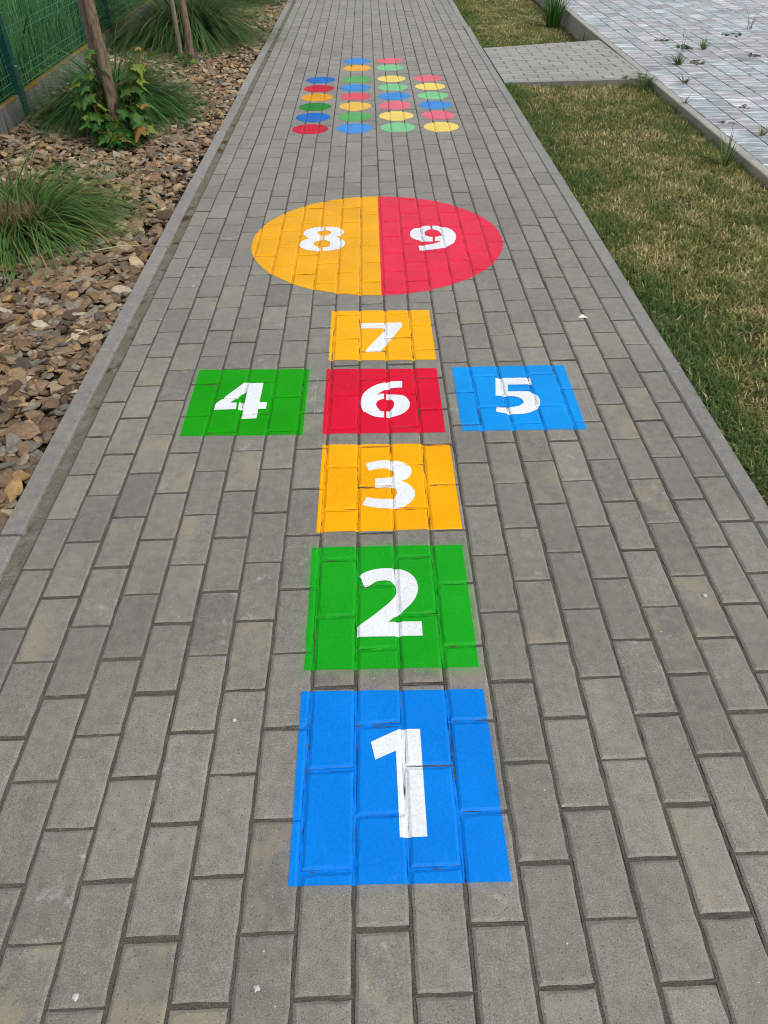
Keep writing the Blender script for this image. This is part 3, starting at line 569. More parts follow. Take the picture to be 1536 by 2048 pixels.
def paint_mesh(name, convs, lift, mat, parent=None, cover=.55, seed=0):
    P = Polys()
    for cv in convs:
        cv = ccw(cv)
        bx0, bx1 = min(p[0] for p in cv), max(p[0] for p in cv)
        by0, by1 = min(p[1] for p in cv), max(p[1] for p in cv)
        for (x0, x1, y0, y1, polys) in path.cells:
            if x1 < bx0 or x0 > bx1 or y1 < by0 or y0 > by1: continue
            for lev, q in polys:
                if lev == 3:        # the paint runs into the joint and leaves a thin broken crack in its middle
                    mx = sum(p[0] for p in q) / 4; my = sum(p[1] for p in q) / 4
                    kk = [.5 * max(0., min(1., (float(vnoise(p[0], p[1], 30, 5 + seed)) - cover) * 5)) for p in q[:2]]
                    q = [tuple(q[i][a] + (q[3 - i][a] - q[i][a]) * kk[i] for a in range(3)) for i in (0, 1)] + [q[2], q[3]]
                r = clip_convex(q, cv)
                if len(r) >= 3:
                    P.poly([(p[0], p[1], p[2] + lift) for p in r])
    return P.build(name, mat, parent)

def triangles(poly):
    poly = ccw(poly)
    return [[poly[i] for i in t] for t in tessellate_polygon([[Vector((x, y, 0)) for x, y in poly]])]

M_WHITE = paint("white road paint", WHITE, .45)
PM = {k: paint("paint of square", c) for k, c in SQCOL.items()}
desc = {'1': "blue painted square with a white 1, nearest in the hopscotch", '2': "green painted square with a white 2 on the grey paving",
        '3': "yellow painted square with a white 3 between the green and red squares", '4': "green painted square with a white 4, left arm of the hopscotch",
        '5': "blue painted square with a white 5, right arm of the hopscotch", '6': "red painted square with a white 6 in the middle of the hopscotch",
        '7': "yellow painted square with a white 7 just below the two-coloured circle"}
def number(d, parent):
    tr = []
    for pl in DIGITS[d]: tr += triangles(pl)
    return paint_mesh("painted_number", tr, .0017, M_WHITE, parent, cover=.62, seed=0)
for d in '1234567':
    o = paint_mesh("painted_square", [SQUARES[d]], .0008, PM[d], cover=.50)
    tag(o, desc[d], "painted square", "hopscotch squares painted on the paving")
    number(d, o)

circ = empty("painted_circle", (CIRC[0], CIRC[1], 0))
tag(circ, "large painted circle, yellow half with a white 8 and red half with a white 9", "painted circle")
SPL = .0905
def child_fix(o, root):
    o.matrix_parent_inverse = Matrix.Translation(-Vector(root.location))
full = [(CIRC[0] + CRAD * 1.0 * math.cos(2 * math.pi * k / 96), CIRC[1] + CRAD * math.sin(2 * math.pi * k / 96)) for k in range(96)]
for side, mat, dg, lab in ((-1, paint("circle yellow", (.88, .42, .005)), '8', "yellow left half with a white 8"), (1, paint("circle red", (.80, .026, .075)), '9', "red right half with a white 9")):
    big = [(SPL - 2, 0), (SPL, 0), (SPL, 6), (SPL - 2, 6)] if side < 0 else [(SPL + .0004, 0), (SPL + 2, 0), (SPL + 2, 6), (SPL + .0004, 6)]
    half = [(p[0], p[1]) for p in clip_convex([(x, y, 0) for x, y in full], big)]
    o = paint_mesh("half_circle", [half], .0008, mat, circ, cover=.68)
    child_fix(o, circ); tag(o, lab)
    number(dg, o)

# the grid of dots: four columns, nearest first
DOTY = [4.937, 5.238, 5.535, 5.829, 6.122, 6.424, 6.863, 7.164]
DC = {'red': (.58, .006, .035), 'blue': (.004, .15, .55), 'green': (.012, .24, .022), 'yellow': (.80, .36, .004),
      'sky blue': (.05, .28, .72), 'leaf green': (.10, .42, .12), 'soft yellow': (.85, .52, .09), 'rose': (.72, .09, .14),
      'orange': (.85, .42, .05), 'mint green': (.22, .62, .30), 'pale yellow': (.88, .68, .16), 'pink': (.78, .16, .22)}
DM = {k: paint("dot paint", v, .5) for k, v in DC.items()}
DCOLS = [(-.351, ['red', 'blue', 'green', 'yellow', 'red', 'blue']),
         (-.049, ['sky blue', 'leaf green', 'soft yellow', 'rose', 'sky blue', 'leaf green', 'orange', 'sky blue']),
         (.249, ['mint green', 'pale yellow', 'pink', 'sky blue', 'mint green', 'pale yellow', 'mint green', 'pink']),
         (.549, ['pale yellow', 'pink', 'sky blue', 'mint green', 'pale yellow', 'pink'])]
CN = ["leftmost column of dots", "second column of dots from the left", "second column of dots from the right", "rightmost column of dots"]
ON = ["nearest", "second nearest", "third nearest", "fourth nearest", "fifth nearest", "sixth nearest", "second farthest", "farthest"]
for ci, (x, cs) in enumerate(DCOLS):
    for ri, cn in enumerate(cs):
        cx, cy = x + rng.normal(0, .0025), DOTY[ri] + rng.normal(0, .003)
        rad = .1225 + rng.normal(0, .0015)
        pg = [(cx + rad * math.cos(2 * math.pi * k / 36), cy + rad * math.sin(2 * math.pi * k / 36)) for k in range(36)]
        o = paint_mesh("painted_dot", [pg], .0008, DM[cn], cover=.66 if ci else .95)
        on = "farthest" if ri == len(cs) - 1 else ("second farthest" if ri == len(cs) - 2 else ON[ri])
        tag(o, "%s painted dot, %s in the %s" % (cn, on, CN[ci]), "painted dot", "coloured dots painted on the paving")

# thin chalk layout lines left beside the paint
M_CHALK = paint("chalk", (.40, .40, .38), .9)
def strip(pts, wd):
    out = []
    for a, b in zip(pts[:-1], pts[1:]):
        d = Vector((b[0] - a[0], b[1] - a[1])).normalized(); n = Vector((-d.y, d.x)) * wd / 2
        out.append([(a[0] - n.x, a[1] - n.y), (b[0] - n.x, b[1] - n.y), (b[0] + n.x, b[1] + n.y), (a[0] + n.x, a[1] + n.y)])
    return out
arc = [(.103 + .617 * math.cos(t), 2.945 + .617 * math.sin(t)) for t in np.linspace(-1.25, .62, 40)]
for lab, pts, wd in (("curved white chalk line along the red half of the circle", arc, .0025),
                     ("straight chalk line between the green 4 and the red 6", [(-.148, 1.72), (-.152, 1.60), (-.149, 1.47)], .003),
                     ("straight chalk line right of the blue 5", [(.776, 1.66), (.775, 1.55), (.772, 1.42)], .003)):
    wd *= .7
    tag(paint_mesh("chalk_line", strip(pts, wd), .0009, M_CHALK, cover=.1), lab, "chalk line", "chalk layout lines beside the paint")

# ------------------------------------------------------------------ kerbs and the mossy joint
def kerb(name, xa, xb, y0, n, ztop, jx, jz, far=99):
    P = Polys()
    for k in range(n):
        a = y0 + k * 1.0; f = 3.0 if a > far else 1.0
        dx = rng.normal(0, jx * f); dz = rng.normal(0, jz * f); v = float(rng.normal(1, .06)); ang = rng.normal(0, .002 * f)
        M = Matrix.Translation((0, a, 0)) @ Matrix.Rotation(ang, 4, 'Z')
        P.box((xa + dx, .003, -.22), (xb + dx, .995, ztop + dz), 0, (v, .25, .35), .005, M)
    return tag(P.build(name, M_KERB), kind="structure")
kerb("path_kerb", -.988, -.928, -2.082, 18, .005, .0012, .0015)
kerb("path_kerb", 1.1008, 1.164, -2.09, 18, .000, .0006, .0012, far=7.2)
def mossz(x, y): return -.007 + .007 * (vnoise(x, y, 60, 4) - .5) + .008 * (vnoise(x, y, 14, 6) - .4) - .002
tag(grid_sheet("mossy_joint", -.930, -.8835, -1.2, 14, 9, 2600, mossz, M_MOSS), kind="structure")

# ------------------------------------------------------------------ side path
cross = Paving()
qa, qb, qc, qd = (1.168, 6.20), (2.30, 6.04), (2.335, 7.735), (1.168, 7.69)
def side_z(x, y): return float(np.interp(x, [1.16, 2.33], [.0, TZ]))
nrow = 15
for r in range(nrow):
    t0, t1 = r / nrow, (r + 1) / nrow
    off = .1 if r % 2 else 0.0
    xs = np.arange(1.17 - off, 2.32, .2)
    for x in xs:
        a, b = max(x, 1.17), min(x + .2, 2.31)
        if b - a < .02: continue
        xm = (a + b) / 2
        lo = qa[1] + .062 + (qb[1] - qa[1]) * (xm - qa[0]) / 1.13; hi = qd[1] + (qc[1] - qd[1]) * (xm - qd[0]) / 1.16
        sk = (qb[1] - qa[1]) / 1.13 * (1 - t0)
        yc = lambda t: lo + (hi - lo) * t - sk * xm
        v = float(np.clip(rng.normal(1.0, .06), .8, 1.2))
        cross.block(a, b, yc(t0), yc(t1), sk, zfun=side_z, col=(v, 0.1, .15), nx=1, ny=1, gap=.0028, ch=.005, sand=-.0045)
tag(cross.P.build("side_path", [M_PAVER2, M_SAND]), kind="structure")
P = Polys()
for k in range(2):
    xa, xb = 1.169 + k * .56, 1.169 + (k + 1) * .56 - .003
    f = lambda x: qa[1] + (qb[1] - qa[1]) * (x - qa[0]) / 1.13
    za, zb = side_z(xa, 0) + .002, side_z(xb, 0) + .002
    top = [(xa, f(xa), za), (xb, f(xb), zb), (xb, f(xb) + .058, zb), (xa, f(xa) + .058, za)]
    bot = [(p[0], p[1], -.2) for p in top]
    P.poly(top, 0, (1.05, .2, .3))
    for i in range(4): P.poly([bot[i], bot[(i + 1) % 4], top[(i + 1) % 4], top[i]], 0, (1.05, .2, .3))
tag(P.build("side_path_kerb", M_KERB), kind="structure")

# ------------------------------------------------------------------ raised terrace of streaked slabs
P = Polys()
for k in range(16):
    y = .3 + k * 1.0
    M = Matrix.Translation((terr_x(y), y, 0)) @ Matrix.Rotation(-math.atan(.02), 4, 'Z')
    P.box((0, .001, -.35), (.062, .998, TZ + .003 + rng.normal(0, .001)), 0, (float(rng.normal(1.02, .05)), .15, .3), .005, M)
tag(P.build("terrace_kerb", M_WALL), kind="structure")
terr = Paving()
x = .0635; k = 0
while x < 4.4:
    wd = (.178, .122)[k % 2]; k += 1
    y = -.5 + rng.random() * .2
    while y < 15.5:
        ln = float(rng.choice([.178, .24, .24, .30]))
        v = float(np.clip(rng.normal(1.0, .10), .76, 1.25))
        skx = .02
        # slab columns run parallel to the terrace edge
        xs = x + 2.25 + .02 * (y + ln / 2 - 3.7)
        if rng.random() < .0: pass
        terr.block(xs, xs + wd, y, y + ln, 0.0, gap=.0028, ch=.003, z=TZ, col=(float(rng.random()), v, float(rng.random())), nx=1, ny=1, rough=.0003, sand=-.010, tilt=.002)
        y += ln
    x += wd
tag(terr.P.build("terrace", [M_SLAB, M_SAND]), kind="structure")

# ------------------------------------------------------------------ gravel bed of slate chips
def ico(sub):
    import bmesh
    bm = bmesh.new(); bmesh.ops.create_icosphere(bm, subdivisions=sub, radius=1)
    v = np.array([q.co[:] for q in bm.verts]); f = np.array([[q.index for q in t.verts] for t in bm.faces]); bm.free()
    return v, f
def stone_protos(sub, n):
    out = []
    v0, f = ico(sub)
    for i in range(n):
        v = v0.copy()
        for _ in range(9):       # split faces: cut by random planes so that the chip is angular
            d = rng.normal(size=3); d /= np.linalg.norm(d)
            lim = rng.uniform(.50, .85)
            s = v @ d
            v = v - np.outer(np.maximum(s - lim, 0), d)
        v[:, 2] = np.clip(v[:, 2], -.6, .6)
        v *= np.array([1.15, rng.uniform(.55, .88), rng.uniform(.24, .46)])
        v += rng.normal(0, .022, v.shape)
        out.append(v)
    return out, f
PAL = np.array([(.335, .225, .135), (.265, .175, .11), (.40, .305, .195), (.22, .19, .15), (.29, .26, .21), (.19, .125, .085), (.40, .26, .115), (.46, .39, .29), (.20, .195, .175)])
PW = np.array([.24, .19, .16, .08, .08, .11, .06, .05, .03])
def scatter_stones(n, yr, sub, zr, size, seed):
    protos, f = stone_protos(sub, 26)
    nv = len(protos[0])
    y = yr[0] + (yr[1] - yr[0]) * rng.random(n)
    xl = np.array([fence_x(q) for q in y]) + .02
    xlim = -1.005
    x = xl + (xlim - xl) * rng.random(n)
    V = np.empty((n, nv, 3)); COL = np.empty((n, nv, 3))
    for i in range(n):
        s = size * float(np.clip(rng.lognormal(0, .42), .45, 2.1))
        az = rng.random() * 6.283; tx = rng.normal(0, .30); ty = rng.normal(0, .30)
        Mz = Matrix.Rotation(az, 3, 'Z') @ Matrix.Rotation(tx, 3, 'X') @ Matrix.Rotation(ty, 3, 'Y')
        p = (protos[rng.integers(len(protos))] * s) @ np.array(Mz).T
        px = min(x[i], -.992 - p[:, 0].max())
        V[i] = p + (px, y[i], zr[0] + (zr[1] - zr[0]) * rng.random())
        c = PAL[rng.choice(len(PAL), p=PW)] * np.clip(rng.normal(1, .26), .5, 1.6) * np.interp(y[i], [1, 3, 6], [.68, .72, .90])
        COL[i] = c
    F = (f[None] + (np.arange(n) * nv)[:, None, None]).reshape(-1, 3)
    return V.reshape(-1, 3), F, COL.reshape(-1, 3)
parts = [scatter_stones(9200, (-.35, 3.2), 2, (-.036, -.010), .0242, 0), scatter_stones(7500, (3.2, 7.5), 1, (-.036, -.008), .027, 1), scatter_stones(7500, (7.5, 13.0), 1, (-.036, -.006), .031, 2)]
vo = 0; VV, FF, CC = [], [], []
for v, f, c in parts:
    VV.append(v); FF.append(f + vo); CC.append(c); vo += len(v)
g = link("gravel", mesh_np("gravel", np.concatenate(VV), [np.concatenate(FF)], pcol=np.concatenate(CC)), M_STONE)
tag(g, "brown and grey slate chips covering the planting bed", "gravel", kind="stuff")

# ------------------------------------------------------------------ grasses
def blades(bx, by, bz, az, L, lean, curl, wd, col, seg=2, tipcol=None):
    """many curved blades; arrays of equal length. Ribbon of `seg` quads and a tip triangle"""
    n = len(bx)
    d = np.stack([np.cos(az), np.sin(az), np.zeros(n)], 1); s = np.stack([-np.sin(az), np.cos(az), np.zeros(n)], 1)
    rows = seg + 1
    V = np.empty((n, 2 * seg + 1, 3)); K = np.empty((n, 2 * seg + 1, 3))
    pos = np.stack([bx, by, bz], 1); ang = lean.copy()
    for k in range(rows):
        t = k / seg
        cc = col if tipcol is None else col * (1 - t) + tipcol * t
        if k < seg:
            hw = (wd * (1 - .55 * t ** 1.5) / 2)[:, None]
            V[:, 2 * k] = pos - s * hw; V[:, 2 * k + 1] = pos + s * hw
            K[:, 2 * k] = cc; K[:, 2 * k + 1] = cc
            st = (L / seg)[:, None]
            pos = pos + st * (d * np.sin(ang)[:, None] + np.array([0, 0, 1.0]) * np.cos(ang)[:, None])
            ang = ang + curl / seg
        else:
            V[:, 2 * k] = pos; K[:, 2 * k] = cc
    o = (np.arange(n) * (2 * seg + 1))[:, None]
    q = [o + np.array([[2 * k, 2 * k + 1, 2 * k + 3, 2 * k + 2]]) for k in range(seg - 1)]
    Q = np.concatenate(q) if q else np.zeros((0, 4), int)
    T = o + np.array([[2 * seg - 2, 2 * seg - 1, 2 * seg]])
    return V.reshape(-1, 3), Q, T, K.reshape(-1, 3)

def join_blades(name, sets, mat, parent=None):
    off = 0; V, Q, T, K = [], [], [], []
    for v, q, t, k in sets:
        V.append(v); Q.append(q + off); T.append(t + off); K.append(k); off += len(v)
    return link(name, mesh_np(name, np.concatenate(V), [np.concatenate(Q), np.concatenate(T)], pcol=np.concatenate(K), smooth=True), mat, parent)

def lawn_patch(n, y0, y1, big):
    x = 1.158 + 1.2 * rng.random(n); y = y0 + (y1 - y0) * rng.random(n)
    edge = 1.172 - .075 * np.maximum(vnoise(x * 0, y, 2.6, 21) - .52, 0) / .48 + .010 * (vnoise(x * 0, y, 16, 22) - .5)
    keep = (x > edge) & (x < 2.25 + .02 * (y - 3.7) - .004)
    lo = 6.20 - .14 * (x - 1.168) - .004
    hi = 7.69 + .04 * (x - 1.168) + .008
    keep &= ~((y > lo) & (y < hi))
    # bare spots
    bare = vnoise(x, y, 3.3, 31) * .6 + vnoise(x, y, 11, 32) * .4
    keep &= (bare > .25) | (rng.random(n) < .35)
    x, y, bare = x[keep], y[keep], bare[keep]; n = len(x)
    z = lawn_z(x, y) - .012
    lush = .26 * vnoise(x, y, 1.6, 41) + .36 * vnoise(x, y, 7.5, 42) + .38 * vnoise(x, y, 24, 44)
    lush += .34 * np.exp(-((x - 1.19) / .13) ** 2) * vnoise(x * 0, y, 1.5, 43) * 1.5 + .10 * np.exp(-((y - 6.15) / .1) ** 2) + .2 * np.exp(-((y - 7.76) / .09) ** 2)
    lush -= .04
    dry = rng.random(n) > np.clip((lush - .185) * 2.1, .18, .88)
    dark = np.clip((lush - .50) * 3, 0, 1)[:, None]
    G1 = np.array([.165, .195, .055]); G2 = np.array([.075, .140, .038]); S1 = np.array([.66, .60, .35]); S2 = np.array([.36, .28, .14])
    u = rng.random((n, 1)); col = G1 * (1 - dark) + G2 * dark
    col = col * (.65 + .7 * rng.random((n, 1)))
    col = np.where(dry[:, None], (S1 * u + S2 * (1 - u)) * (.7 + .6 * rng.random((n, 1))), col)
    L = (.020 + .028 * rng.random(n)) * (1 + .3 * dark[:, 0]) * (.8 if big else 1) * np.where(dry, .85, 1)
    tip = col * np.where(rng.random((n, 1)) < .35, np.array([1.7, 1.45, 1.2]), np.array([1.15, 1.15, 1.0]))
    return blades(x, y, z, rng.random(n) * 6.283, L, np.abs(rng.normal(.85, .4, n)) + dry * .25, rng.normal(1.0, .5, n), (.0042 if not big else .0058) * (.7 + .6 * rng.random(n)), col, 2, tip)
o = join_blades("lawn_grass", [lawn_patch(128000, -.3, 4.2, False), lawn_patch(52000, 4.2, 7.6, False), lawn_patch(60000, 7.6, 12.5, True)], M_GRASS)
tag(o, "short mown lawn, green with dry straw patches, beside the path", "grass", kind="stuff")

# tall meadow behind the fence
def meadow(n):
    y = 3.6 + 11 * rng.random(n); x = -2.62 - .02 * (y - 5) - 3.6 * rng.random(n) ** 1.5
    h = .55 + .45 * rng.random(n)
    c = np.array([.075, .22, .055]) * (.35 + 1.3 * rng.random((n, 1)))
    stalk = rng.random(n) < .30
    c = np.where(stalk[:, None], np.array([.24, .36, .17]) * (.6 + .8 * rng.random((n, 1))), c)
    return blades(x, y, np.full(n, -.07), rng.random(n) * 6.283, h, np.abs(rng.normal(.08, .07, n)), np.where(stalk, rng.normal(.1, .15, n), rng.normal(.7, .6, n)), np.where(stalk, .004, .008 + .006 * rng.random(n)), c, 4, c * 1.25)
o = join_blades("tall_grass", [meadow(26000)], M_GRASS)
tag(o, "tall green meadow grass growing behind the wire fence", "grass", kind="stuff")

# ------------------------------------------------------------------ ornamental grass clumps
def clump(x, y, r, h, n, label, dead=0, col=(.052, .118, .028), squash=1.0, hollow=0.0):
    root = empty("grass_clump", (x, y, -.03))
    tag(root, label, "ornamental grass", "arching grass clumps in the gravel bed")
    rr = r * .30 * np.sqrt(hollow + (1 - hollow) * rng.random(n)); th = rng.random(n) * 6.283
    bx, by = rr * np.cos(th), rr * np.sin(th)
    az = th + rng.normal(0, .75, n)
    t = rng.random(n)
    L = r * (.55 + .95 * t)
    lean = np.clip(.30 + .75 * (rr / (r * .3)) ** 1.2 + rng.normal(0, .18, n), .05, 1.35) * squash
    curl = np.clip(rng.normal(1.55, .35, n), .5, 2.3)
    # blades end near the stones: limit the bend of the flat ones
    curl = np.minimum(curl, 2.35 - lean * .55)
    c = np.array(col) * (.45 + .95 * rng.random((n, 1))); c[:, 0] *= (.8 + .7 * rng.random(n))
    dry = rng.random(n) < .05
    c = np.where(dry[:, None], np.array([.28, .22, .09]), c)
    join_blades("blades", [blades(bx, by, np.full(n, .0), az, L * (h / .5) ** .35, lean, curl, .0044 + .0034 * rng.random(n), c * .85, 7, c * 1.5)], M_GRASS, root)
    if dead:
        rr = r * .23 * np.sqrt(rng.random(dead)); th = rng.random(dead) * 6.283
        c = np.array([.21, .15, .075]) * (.5 + .9 * rng.random((dead, 1)))
        o = join_blades("dead_stalks", [blades(rr * np.cos(th), rr * np.sin(th), np.full(dead, .0), rng.random(dead) * 6.283, .10 + .07 * rng.random(dead), np.abs(rng.normal(.2, .2, dead)), rng.normal(.5, .5, dead), np.full(dead, .0042), c, 3, c * 1.2)], M_GRASS, root)
        tag(o, "cut dry brown stalks in the middle of the clump")
    return root
clump(-1.77, 3.24, .56, .40, 1900, "arching green grass clump with a dry brown middle, cut by the left edge", dead=650, squash=1.12, hollow=.42, col=(.072, .165, .036))
clump(-1.80, 5.46, .50, .62, 3800, "dark green grass clump behind the near tree trunk", col=(.046, .140, .036))
clump(-1.80, 8.40, .66, .85, 4200, "big green grass clump behind the slim second tree", col=(.062, .142, .042))
clump(-1.55, 10.95, .50, .50, 1300, "farthest grass clump, at the top edge beside the path")
o = clump(-1.83, 4.12, .13, .10, 170, "small low tuft of fine grass among the stones")

# ------------------------------------------------------------------ fence
fence = empty("wire_fence", (fence_x(5.52), 5.52, 0))
tag(fence, "green welded wire fence on concrete base boards along the gravel bed", "fence")
POSTS = [2.75, 5.50, 8.27, 11.04, 13.81]
TOPB = .128
def fmat(y): return Matrix.Translation((fence_x(y) - fence.location.x, y - fence.location.y, 0)) @ Matrix.Rotation(math.atan(.018), 4, 'Z')
for k, py in enumerate(POSTS):
    P = Polys(); M = fmat(py)
    P.box((-.052, -.036, -.3), (.022, .036, 1.35), 0, bev=.004, M=M)
    post = P.build("post", M_GREEN, fence)
    for z in (.30, .62, 1.1):
        P = Polys()
        c = M @ Vector((.022, .006, z)); P.tube([c, c + Vector((.010, 0, 0))], [.006, .005], 8)
        P.build("bolt", M_BOLT, post)
    if k + 1 < len(POSTS):
        L = POSTS[k + 1] - py
        P = Polys(); P.box((-.045, .034, -.3), (.000, L - .034, TOPB), bev=.006, M=M)
        P.build("base_board", M_BOARD, fence)
        P = Polys()
        nw = int((L - .07) / .05)
        for i in range(nw + 1):
            yy = .05 + i * .05
            if yy > L - .04: break
            a = M @ Vector((-.022, yy, TOPB + .012)); b = M @ Vector((-.022, yy, 1.28))
            P.tube([a, b], [.0025, .0025], 4, cap=False)
        for z in (.155, .205, .255, .46, .51, .71, .91, 1.11, 1.25):
            a = M @ Vector((-.017, .034, z)); b = M @ Vector((-.017, L - .034, z))
            P.tube([a, b], [.0030, .0030], 5, cap=False)
        P.build("mesh_panel", M_WIRE, fence)

# ------------------------------------------------------------------ trees, stakes and shoots
LEAF = [(0, 0), (.10, .05), (.30, -.10), (.33, .02), (.52, .03), (.40, .16), (.62, .36), (.44, .38), (.40, .50), (.24, .42), (.20, .60), (.12, .72), (.10, .90), (0, 1.05)]
LEAF = LEAF + [(-x, y) for x, y in LEAF[-2:0:-1]]
LV = np.array(LEAF) * np.array([1.05, 1.0])
def leaves(name, specs, parent, mat=None):
    """specs: (position, facing azimuth, tilt below horizontal, size, colour)"""
    V, K, F3 = [], [], []
    o = 0; n = len(LV)
    for pos, az, tilt, size, col in specs:
        fold = .22 + .15 * random.random()
        loc = np.stack([LV[:, 0], LV[:, 1], np.abs(LV[:, 0]) * -fold - .16 * LV[:, 1] ** 2 + .03 * np.sin(LV[:, 0] * 14)], 1) * size
        cen = np.array([[0, .32, -.02]]) * size
        loc = np.concatenate([loc, cen])
        M = Matrix.Rotation(az, 3, 'Z') @ Matrix.Rotation(-tilt, 3, 'X') @ Matrix.Rotation(random.gauss(0, .3), 3, 'Y')
        V.append(loc @ np.array(M).T + np.array(pos)); K.append(np.tile(np.array(col)[None], (n + 1, 1)) * (.9 + .2 * np.random.default_rng(o).random((n + 1, 1))))
        i = np.arange(n); F3.append(np.stack([i, (i + 1) % n, np.full(n, n)], 1) + o); o += n + 1
    me = mesh_np(name, np.concatenate(V), [np.concatenate(F3)], pcol=np.concatenate(K))
    return link(name, me, mat or M_LEAF, parent)

def leafcol(young=.2):
    u = random.random()
    if u < young * .12: return (.34, .18, .05)
    if u < young: return (.17, .25, .03)
    f = random.uniform(.55, 1.3); return (.045 * f * random.uniform(.7, 1.5), .150 * f, .028 * f)

def trunk_mesh(name, h, r0, r1, parent, lean=(0, 0), seed=0):
    P = Polys(); rg = random.Random(seed)
    pts, rad = [], []
    for k in range(15):
        t = k / 14; flare = 1 + .35 * max(0, 1 - t * 14)
        pts.append((lean[0] * t + rg.gauss(0, .003), lean[1] * t + rg.gauss(0, .003), -.06 + (h + .06) * t)); rad.append((r0 + (r1 - r0) * t) * flare * rg.uniform(.96, 1.04))
    P.tube(pts, rad, 14)
    return P.build(name, M_BARK, parent, merge=True, smooth=True)

def tree(name, x, y, r0, h, label, seed):
    random.seed(seed)
    root = empty(name, (x, y, -.03)); tag(root, label, "tree", "young trees in the gravel bed")
    tr = trunk_mesh("trunk", h, r0, r0 * .62, root, (random.uniform(-.02, .02), random.uniform(-.02, .02)), seed)
    P = Polys(); spec = []
    for k in range(12):
        a = k * 2.4 + random.random(); zb = h * random.uniform(.78, .99); L = random.uniform(.35, .75)
        d = Vector((math.cos(a), math.sin(a), random.uniform(.6, 1.2))).normalized()
        p0 = Vector((0, 0, zb)); p1 = p0 + d * L * .5 + Vector((0, 0, .02)); p2 = p0 + d * L
        P.tube([p0, p1, p2], [.013, .009, .004], 6)
        for j in range(22):
            q = p0 + d * L * random.uniform(.25, 1.1) + Vector((random.gauss(0, .11), random.gauss(0, .11), random.gauss(0, .10)))
            spec.append((tuple(q), random.random() * 6.28, random.uniform(0, .9), random.uniform(.07, .11), leafcol(.08)))
    P.build("branch", M_BARK, root, merge=True, smooth=True)
    leaves("crown", spec, root)
    return root

def shoots(root, stems, rg):
    P = Polys(); spec = []
    for (bx, by, tx, ty, tz, nl, size, young) in stems:
        nl = int(nl * 1.7)
        p0 = Vector((bx, by, 0)); p2 = Vector((tx, ty, tz)); p1 = (p0 + p2) / 2 + Vector((rg.gauss(0, .02), rg.gauss(0, .02), .04))
        P.tube([p0, p1, p2], [.005, .004, .002], 5, col=(.10, .07, .03))
        for j in range(nl):
            t = (j + .6) / nl
            q = p0 * (1 - t) ** 2 + p1 * 2 * t * (1 - t) + p2 * t * t
            a = rg.random() * 6.283
            off = Vector((math.cos(a), math.sin(a), .25)) * rg.uniform(.015, .06)
            P.tube([q, q + off], [.0014, .0012], 4, col=(.20, .12, .04), cap=False)
            q2 = q + off
            col = leafcol(young if t < .75 else min(1, young * 2.4))
            spec.append((tuple(q2), a - math.pi / 2 + rg.gauss(0, .35), rg.uniform(.15, .95), size * rg.uniform(.65, 1.15) * (1 if t < .85 else .7), col))
    P.build("shoot_stem", M_WOOD, root)
    leaves("shoot_leaves", spec, root)

rg = random.Random(5)
t1 = tree("maple_tree", -1.613, 4.76, .040, 2.5, "near maple tree, lichened brown trunk with leafy shoots at its foot", 3)
shoots(t1, [(-.03, -.05, -.09, -.10, .26, 9, .095, .25), (.0, -.06, -.05, -.24, .13, 9, .10, .12), (.03, -.06, .07, -.26, .12, 9, .10, .10), (.03, -.05, .03, -.13, .20, 10, .10, .30), (.06, -.02, .16, -.05, .34, 10, .10, .15), (.08, .02, .20, .02, .48, 11, .10, .25),
            (-.05, .0, -.14, -.02, .40, 10, .095, .06), (-.04, .02, -.06, -.02, .56, 9, .09, .10), (.10, .0, .12, -.06, .22, 10, .10, .10), (-.02, -.06, -.02, -.16, .12, 8, .10, .12), (.07, -.03, .19, -.13, .16, 9, .095, .08), (.05, .04, .14, .06, .40, 9, .11, .08),
            (-.06, -.02, -.17, -.08, .20, 7, .09, .35), (.09, .03, .24, .08, .56, 7, .09, .45), (-.05, .02, -.11, .0, .50, 10, .11, .1), (-.07, -.02, -.15, -.05, .36, 9, .11, .1), (.08, .0, .17, -.02, .40, 11, .11, .1), (.09, .02, .21, .02, .30, 10, .11, .1), (.05, -.04, .12, -.14, .26, 10, .11, .12)], rg)
t2 = tree("slim_tree", -1.575, 7.26, .034, 2.5, "slim second tree with a thin stake, farther along the gravel bed", 8)
shoots(t2, [(-.03, -.04, -.05, -.08, .10, 5, .06, .1), (-.02, -.05, -.0, -.1, .07, 5, .055, .1), (-.05, -.03, -.09, -.05, .12, 4, .055, .05)], rg)

def stake(x, y, r, h, label, lean):
    P = Polys(); pts = [(lean[0] * t, lean[1] * t, -.1 + (h + .1) * t) for t in np.linspace(0, 1, 8)]
    P.tube(pts, [r * (1 - .1 * t) for t in np.linspace(0, 1, 8)], 9, col=(.235, .205, .165))
    o = P.build("wooden_stake", M_WOOD, None, merge=True, smooth=False)
    o.location = (x, y, -.03)
    tag(o, label, "stake", "wooden stakes beside the young trees")
stake(-1.678, 4.83, .023, 2.0, "weathered wooden stake just left of the near maple trunk", (-.01, .0))
stake(-1.715, 7.47, .022, 1.9, "thin weathered stake left of the slim second tree", (.0, .0))

